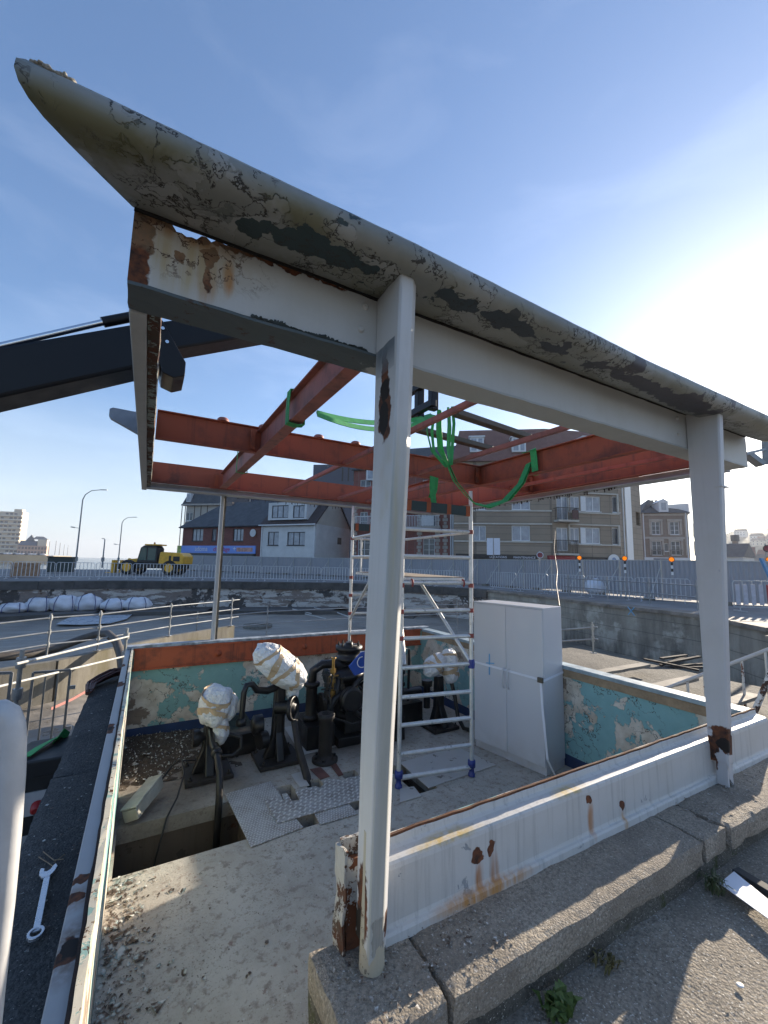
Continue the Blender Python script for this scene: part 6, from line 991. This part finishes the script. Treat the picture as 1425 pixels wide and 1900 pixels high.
for FF, x0, y0, x1, y1 in ((F, 872, 811, 898, 838), (F, 950, 811, 976, 838), (F2, 1083, 812, 1106, 838)):
    a, b, c, d_2 = FF.r(x0, y0, x1, y1); q = MB(); FF.box(q, a, b, c, d_2, -2.0, -.05); FF.box(q, a - .12, d_2, c + .12, d_2 + .15, -2.0, .05); o = build('dormer', q, m_frw, RF); q = MB()
    for k in (0, 1): FF.box(q, a + .15 + k * (c - a) / 2, b + .15, a + (c - a) / 2 - .05 + k * (c - a) / 2 - k * .1, d_2 - .15, -.049, -.03)
    build('pane', q, m_paneL, o)
z = F.uz(950, 1037)[1]; q = MB(); F.box(q, .2, z - .05, F.W - 1.5, z + .42, .02, .2); SGB = build('shop_fascia', q, m_bk, AB); text_on(F, SGB, 'LOCATIONS', F.uz(908, 1033)[0], z + .05, .3, m_wsign, .215); text_on(F, SGB, 'MAINTENANCE', F.uz(952, 1033)[0], z + .05, .3, m_wsign, .215); q = MB(); F2.box(q, -.6, z - .1, F2.uz(1062, 1035)[0], z + .4, .02, .5); build('red_awning', q, plain('awning_red', (.30, .03, .04), .7), AB)
a, c = F2.uz(1062, 1035)[0] + .1, F2.W; q = MB(); F2.box(q, a, z - .1, c, z + .35, .02, .3); build('dark_fascia', q, m_bk, AB); a = F2.uz(1134, 1038)[0]; zc = F2.uz(1134, 1040)[1]; q = MB().lathe([(.62, 0), (.62, .08)], F2.P(a, zc, .35), F2.n, 26); RD = build('round_sign', q, m_frw, AB); q = MB().lathe([(.2, 0), (.2, .03)], F2.P(a, zc + .1, .432), F2.n, 16); build('blue_dot', q, plain('sign_dot', (.15, .25, .4)), RD)
# stone corner house
F = FA(1196, 64, 1281, 62.5); FS = FA(1281, 62.5, 1304, 74); SH = thing('corner_house', 'grey brick corner house with slate hip roof and tall chimney stack', 'house', F.P(F.W / 2, ZQ)); zt = F.uz(1240, 952)[1]; hs = [F.r(1209, 967.6, 1225, 992), F.r(1243, 967.6, 1260.6, 992), F.r(1210, 1004, 1228, 1030), F.r(1245.5, 1004, 1263, 1030), F.r(1233, 1008, 1241, 1023), F.r(1210, 1037, 1230, 1056), F.r(1240, 1037, 1268, 1056)]
block(F, SH, m_stone, zt, 12, hs)
for i, h in enumerate(hs): window(F, SH, h, m_frw, m_pane, 1 if i != 4 else 0, 2 if i < 4 else 0)
q = MB()
for i, h in enumerate(hs[:4]): F.box(q, h[0] - .35, h[3] + .02, h[2] + .35, h[3] + .35, .01, .12); F.box(q, h[0] - .32, h[1], h[0] - .07, h[3], .01, .06); F.box(q, h[2] + .07, h[1], h[2] + .32, h[3], .01, .06)
for y in (998, 955): z = F.uz(1240, y)[1]; F.box(q, 0, z - .15, F.W + .05, z + .15, .01, .1)
F.box(q, F.W - .5, F.uz(1240, 1030)[1], F.W + .02, zt - .3, .005, .09); build('stone_dressings', q, m_dress, SH); q = MB(); F.box(q, 0, ZQ + 1.8, F.W, F.uz(1240, 1034.5)[1], .01, .1); build('white_shopfront', q, m_frw, SH); q = MB(); F.box(q, 1.2, F.uz(1240, 1040)[1], F.W - 3, F.uz(1240, 1036)[1], .105, .15); build('shop_board', q, plain('shop_board', (.2, .2, .22)), SH); q = MB()
for h in hs[2:4]:
    F.box(q, h[0] - .2, h[1] + .75, h[2] + .2, h[1] + .8, .2, .25); k = h[0] - .2
    while k < h[2] + .2: F.box(q, k, h[1], k + .03, h[1] + .745, .21, .24); k += .16
build('window_guard', q, m_bk, SH)
for x, y0, y1 in ((1286, 972, 997), (1294, 974, 998), (1286, 1004, 1030), (1294, 1005, 1030)):
    a = FS.uz(x, 985)[0]; q = MB(); FS.box(q, a - .45, FS.uz(x, y1)[1], a + .45, FS.uz(x, y0)[1], .005, .05); o = build('side_window', q, m_frw, SH); q = MB(); FS.box(q, a - .3, FS.uz(x, y1)[1] + .1, a + .3, FS.uz(x, y0)[1] - .1, .055, .07); build('pane', q, m_pane, o)
pk = F.uz(1221, 921)[1]; A_ = [F.P(-.3, zt, .4), F.P(F.W + .4, zt, .4), F.P(F.W + .4, zt, -12.4), F.P(-.3, zt, -12.4)]; B_ = [F.P(F.W * .32, pk, -3.), F.P(F.W * .62, pk - .3, -5.), F.P(F.W * .62, pk - .3, -8)]; q = MB().add(A_ + B_, [(0, 1, 5, 4), (1, 2, 6, 5), (2, 3, 6), (3, 0, 4, 6), (4, 5, 6), (0, 3, 2, 1)]); RF = build('hip_roof', q, m_slate, SH); a, b, c, d_2 = F.r(1229, 919.6, 1255, 938); q = MB(); F.box(q, a, b - 1.5, c, d_2 - .5, -5.5, -4.4); k = a + .1
while k < c: F.box(q, k, d_2 - .49, k + .3, d_2 + .05, -5.2, -4.8); k += .6
build('chimney_stack', q, m_stone, RF); a, b, c, d_2 = F.r(1222, 932, 1239, 950); q = MB(); F.box(q, a, b, c, d_2, -3, .2); q.prism([F.P(a - .15, d_2, .25), F.P((a + c) / 2, d_2 + .55, .25), F.P(c + .15, d_2, .25)], -F.n * 3); o = build('dormer', q, m_frw, RF); q = MB(); F.box(q, a + .3, b + .25, c - .3, d_2 - .1, .205, .22); build('pane', q, m_paneL, o); q = MB(); FS.box(q, 1., zt, 2.6, zt + 1.6, -2.5, .1); build('dormer', q, m_frw, RF); q = MB(); F.box(q, F.W - .35, ZQ, F.W - .23, zt, .1, .2); F.box(q, .05, ZQ, .17, zt, .02, .12); build('downpipe', q, m_frw, SH)
# far left across the water
far_q = [ath(x, 1040, d_) for x, d_ in ((-500, 330), (98, 330), (132, 420), (132, 900), (-500, 900))]; struct('far_quay', MB().prism([V((p.x, p.y, -3)) for p in far_q], (0, 0, 5.6)), plain('far_quay_stone', (.34, .29, .20), .9, 0, .25, .05))
m_fw = plain('far_window', (.16, .15, .15), .4); m_flat = plain('warm_facade', (.62, .52, .40), .8, 0, .1, .05)
F = FA(-70, 345, 31, 350); TW = thing('tower_flats', 'tall cream apartment tower with rows of balconies across the water', 'apartment block', F.P(F.W / 2, 2.6)); zt = F.uz(10, 949)[1]; block(F, TW, m_flat, zt, 7, z0=2.6); q = MB()
for k in range(10):
    q2 = MB(); z = 3.5 + (zt - 4) * k / 10; F.box(q, -.5, z, F.W + .4, z + 1.2, .3, 1.5)
    for j in range(12):
        if (j * 7 + k * 3) % 4: u_ = F.W * (j + .2) / 12; F.box(q2, u_, z + 1.4, u_ + F.W / 19, z + 2.9, .02, .2)
    build('window_row', q2, m_fw, TW)
build('balcony_band', q, plain('pale_balcony', (.68, .62, .52), .8), TW);  q = MB(); F.box(q, F.W * .8, zt, F.W * .95, zt + 2.5, -6, -2); build('roof_box', q, m_flat, TW)
F = FA(29, 340, 84, 350); PH = thing('pink_house', 'long pinkish villa with grey hipped roofs across the water beside the tower', 'house', F.P(F.W / 2, 2.6)); zt = F.uz(50, 1012)[1]; block(F, PH, plain('pink_facade', (.46, .33, .27), .8, 0, .1, .1), zt, 14, z0=2.6); z2 = F.uz(50, 1003)[1]; block(F, PH, plain('cream_facade', (.55, .50, .42), .8, 0, .1, .1), z2 + 1.5, 12, (), F.W * .66, F.W * .98, zt + .01, name='upper_wall'); q = MB().prism([F.P(0, zt, .5), F.P(F.W * .65, zt, .5), F.P(F.W * .6, z2, -5), F.P(F.W * .05, z2, -5)], -F.n * 5); q.prism([F.P(F.W * .2, z2, -5), F.P(F.W * .5, z2, -5), F.P(F.W * .38, F.uz(50, 991)[1], -6)], -F.n * 5); q.prism([F.P(F.W * .45, z2 + 1.5, -3), F.P(F.W, z2 + 1.5, -3), F.P(F.W * .8, F.uz(50, 994)[1], -6), F.P(F.W * .55, F.uz(50, 994)[1], -6)], -F.n * 4); build('roof', q, plain('far_slate', (.16, .17, .19), .8), PH); q = MB()
for k in range(9):
    for z in (4., 7.5): u_ = F.W * (k + .3) / 9; F.box(q, u_, z, u_ + 1.4, z + 2, .02, .15)
build('window_row', q, plain('far_window_dark', (.14, .13, .14), .4), PH)
for i in range(11):
    x = 4 + i * 7.6; c = atd(x, 1030, 326); q = MB().sphere((c.x, c.y, 3.3), (2.0, 1.1, .75), 10, 6); solo('parked_car', q, plain('car_white', (.6, .6, .62), .3, 0, .3) if i % 3 else plain('car_dark', (.08, .09, .11), .3), 'tiny parked car on the far quay below the tower and villa', 'car', 'cars parked on the far quay')
# hill and houses at the right
def hz_(x, y):
    p = V((x, y, 0)); d = math.hypot(x, y); az = math.degrees(math.atan2(x, y)); g = max(0, min(1, (d - 420) / 420)); e = max(0, min(1, (az - 67.4) / 1.8)); return .5 + g * (62 + 8 * noise.noise((x * .006, y * .006, 0))) * (e * e * (3 - 2 * e)) + (2.5 * noise.noise((x * .04, y * .04, 2)) * g * e)
b = MB(); vs = []; fs = []; n1_, n2_ = 70, 40
for i in range(n1_ + 1):
    az = math.radians(66 + 40 * i / n1_)
    for j in range(n2_ + 1): d_ = 400 + 800 * j / n2_; x, y = d_ * math.sin(az), d_ * math.cos(az); vs.append((x, y, hz_(x, y)))
fs = [(i * (n2_ + 1) + j, (i + 1) * (n2_ + 1) + j, (i + 1) * (n2_ + 1) + j + 1, i * (n2_ + 1) + j + 1) for i in range(n1_) for j in range(n2_)]; b.add(vs, fs, True); t = NT('wooded_hill'); n1 = t.noise(.05, 7, .7); struct('hill', b, t.out(t.mix(t.step(n1, .4, .65), (.04, .06, .035), (.10, .115, .08)), .95, 0, t.noise(.12, 5), 1., 2.))
hp_ = None
def far_house(label, c, w, dp, h, rz, wall, roofm):
    T = thing('hillside_house', label, 'house', c, rz, None); q = MB().box(-w / 2, -dp / 2, -2, w / 2, dp / 2, h); build('wall', q, wall, T, local=True); q = MB().prism([(-w / 2 - .3, -dp / 2 - .4, h), (-w / 2 - .3, dp / 2 + .4, h), (-w / 2 - .3, 0, h + dp * .4)], (w + .6, 0, 0)); build('roof', q, roofm, T, local=True); q = MB()
    for k in range(max(2, int(w / 3))):
        for z in (1.2, 4.):
            if z + 1.4 < h: x = -w / 2 + (k + .35) * w / max(2, int(w / 3)); q.box(x, -dp / 2 - .05, z, x + .9, -dp / 2 - .01, z + 1.4)
    build('window_row', q, m_pane, T, local=True); return T
m_hw = [plain('hill_wall_%d' % i, c_, .85, 0, .1, .5) for i, c_ in enumerate(((.58, .57, .54), (.42, .38, .33), (.50, .46, .38), (.30, .20, .17)))]; m_hr = [m_slate, m_tilered]
for i, (x, y, d_, w, h, lab) in enumerate(((1368, 1046, 95, 4.2, 4.6, 'white gabled house just right of the second column above the hoarding'), (1384, 1043, 150, 5, 7, 'narrow grey house behind the white gabled one'), (1404, 1040, 200, 6, 6.5, 'cream house in the middle of the right hand street'), (1440, 1040, 200, 12, 9, 'wide pale house just beyond the right picture edge'))):
    c = atd(x, y, d_); rz = -math.atan2(c.x, c.y) * 1.0 + .25 * (i % 3 - 1); far_house(lab, (c.x, c.y, ZQ), w, 8, h, rz, m_hw[i % 4], m_hr[i % 2])
for i in range(26):
    az = math.radians(rnd(69.4, 82)); d_ = rnd(470, 800); x, y = d_ * math.sin(az), d_ * math.cos(az); T = far_house('small pale house among the trees on the distant hillside', (x, y, hz_(x, y)), rnd(8, 13), 8, rnd(4, 7), rnd(-1.8, -.8), m_hw[i % 4], m_hr[i % 2]); T['group'] = 'houses scattered on the hillside'
TWR = thing('dark_tower', 'dark square chimney tower beyond the right column', 'tower', atd(1364, 1046, 110)); c = atd(1364, 1004, 110); build('shaft', MB().box(c.x - .5, c.y - .5, ZQ, c.x + .5, c.y + .5, c.z), m_stone, TWR); build('crown', MB().box(c.x - .7, c.y - .7, c.z + .01, c.x + .7, c.y + .7, c.z + 1.6), m_slate, TWR)
sea = MB().add([(-2900, -2900, -2.4), (2900, -2900, -2.4), (2900, 2900, -2.4), (-2900, 2900, -2.4)], [(0, 1, 2, 3)]); t = NT('sea_water'); struct('sea', sea, t.out((.03, .05, .06), .18, 0, t.noise(.6, 4, .6, t.mp((1, 2.5, 1))), .35, .2))
# ------------------------------------------------------------------ daylight
SUN_AZ, SUN_EL = 75.5, 15.5
w = bpy.data.worlds.new('World'); S.world = w; w.use_nodes = True; T = w.node_tree; bg = T.nodes['Background']; sk = T.nodes.new('ShaderNodeTexSky'); sk.sky_type = 'NISHITA'; sk.sun_disc = False; sk.sun_elevation = math.radians(SUN_EL); sk.sun_rotation = math.radians(SUN_AZ); sk.air_density = 1.0; sk.dust_density = .8; sk.ozone_density = 4.; sk.altitude = 0
tc = T.nodes.new('ShaderNodeTexCoord'); sx_ = T.nodes.new('ShaderNodeSeparateXYZ'); T.links.new(tc.outputs['Generated'], sx_.inputs[0])
def wn(ty, **k):
    q = T.nodes.new('ShaderNode' + ty)
    for a_, b_ in k.items(): setattr(q, a_, b_)
    return q
hr = wn('ValToRGB'); T.links.new(sx_.outputs[2], hr.inputs[0]); hr.color_ramp.elements[0].position = -.02; hr.color_ramp.elements[0].color = (.75, .75, .75, 1); hr.color_ramp.elements[1].position = .32; hr.color_ramp.elements[1].color = (0, 0, 0, 1)
mxh = wn('Mix', data_type='RGBA'); T.links.new(hr.outputs[0], mxh.inputs[0]); gm1 = wn('Gamma'); gm1.inputs[1].default_value = .80; gs0 = wn('VectorMath', operation='SCALE'); gs0.inputs['Scale'].default_value = .5; gs1 = wn('VectorMath', operation='SCALE'); gs1.inputs['Scale'].default_value = 2.05; T.links.new(sk.outputs[0], gs0.inputs[0]); T.links.new(gs0.outputs[0], gm1.inputs[0]); T.links.new(gm1.outputs[0], gs1.inputs[0]); hs0 = wn('HueSaturation'); hs0.inputs['Saturation'].default_value = 1.08; hs0.inputs['Hue'].default_value = .506; T.links.new(gs1.outputs[0], hs0.inputs['Color']); T.links.new(hs0.outputs[0], mxh.inputs[6]); mxh.inputs[7].default_value = (3.3, 3.6, 3.9, 1)
lt = wn('Mix', data_type='RGBA', blend_type='LIGHTEN'); lt.inputs[0].default_value = 1; T.links.new(mxh.outputs[2], lt.inputs[6]); T.links.new(hs0.outputs[0], lt.inputs[7])
mpw = wn('Mapping'); T.links.new(tc.outputs['Generated'], mpw.inputs[0]); mpw.inputs['Scale'].default_value = (1.6, 1.6, 5.); mpw.inputs['Rotation'].default_value = (.25, .1, .5)
nz = wn('TexNoise'); T.links.new(mpw.outputs[0], nz.inputs[0]); nz.inputs['Scale'].default_value = 1.7; nz.inputs['Detail'].default_value = 7; nz.inputs['Roughness'].default_value = .55; nz.inputs['Distortion'].default_value = .4
cr = wn('ValToRGB'); T.links.new(nz.outputs[0], cr.inputs[0]); cr.color_ramp.elements[0].position = .50; cr.color_ramp.elements[0].color = (0, 0, 0, 1); cr.color_ramp.elements[1].position = .78; cr.color_ramp.elements[1].color = (.22, .22, .22, 1)
mc = wn('Mix', data_type='RGBA', blend_type='ADD'); T.links.new(cr.outputs[0], mc.inputs[0]); T.links.new(lt.outputs[2], mc.inputs[6]); mc.inputs[7].default_value = (1.9, 1.9, 1.9, 1)
T.links.new(mc.outputs[2], bg.inputs[0]); bg.inputs[1].default_value = .12
ld = bpy.data.lights.new('sun', 'SUN'); ld.energy = 5.0; ld.angle = math.radians(.5); ld.color = (1, .87, .70); lo = bpy.data.objects.new('sun', ld); COL.objects.link(lo)
a, e = math.radians(SUN_AZ), math.radians(SUN_EL); sd = V((math.sin(a) * math.cos(e), math.cos(a) * math.cos(e), math.sin(e))); lo.rotation_euler = sd.to_track_quat('Z', 'Y').to_euler(); lo.location = sd * 60
vs_ = S.view_settings; S.display_settings.display_device = 'sRGB'; vs_.view_transform = 'Standard'; vs_.look = 'None'; vs_.gamma = 1; vs_.use_curve_mapping = False; vs_.exposure = 1.22
S.cycles.use_denoising = True; S.cycles.max_bounces = 6; S.cycles.caustics_reflective = False; S.cycles.caustics_refractive = False

if HAZE:
    hz0 = MB().box(-3000, -3000, -6, 3000, 3000, 90); ho = build('haze', hz0, bpy.data.materials.new('haze_air')); ho['kind'] = 'stuff'; hm = ho.data.materials[0]; hm.use_nodes = True; hm.node_tree.nodes.clear(); pv = hm.node_tree.nodes.new('ShaderNodeVolumePrincipled'); mo_ = hm.node_tree.nodes.new('ShaderNodeOutputMaterial'); hm.node_tree.links.new(pv.outputs[0], mo_.inputs['Volume']); pv.inputs['Density'].default_value = HAZE; pv.inputs['Color'].default_value = (.9, .93, 1, 1); pv.inputs['Anisotropy'].default_value = .3
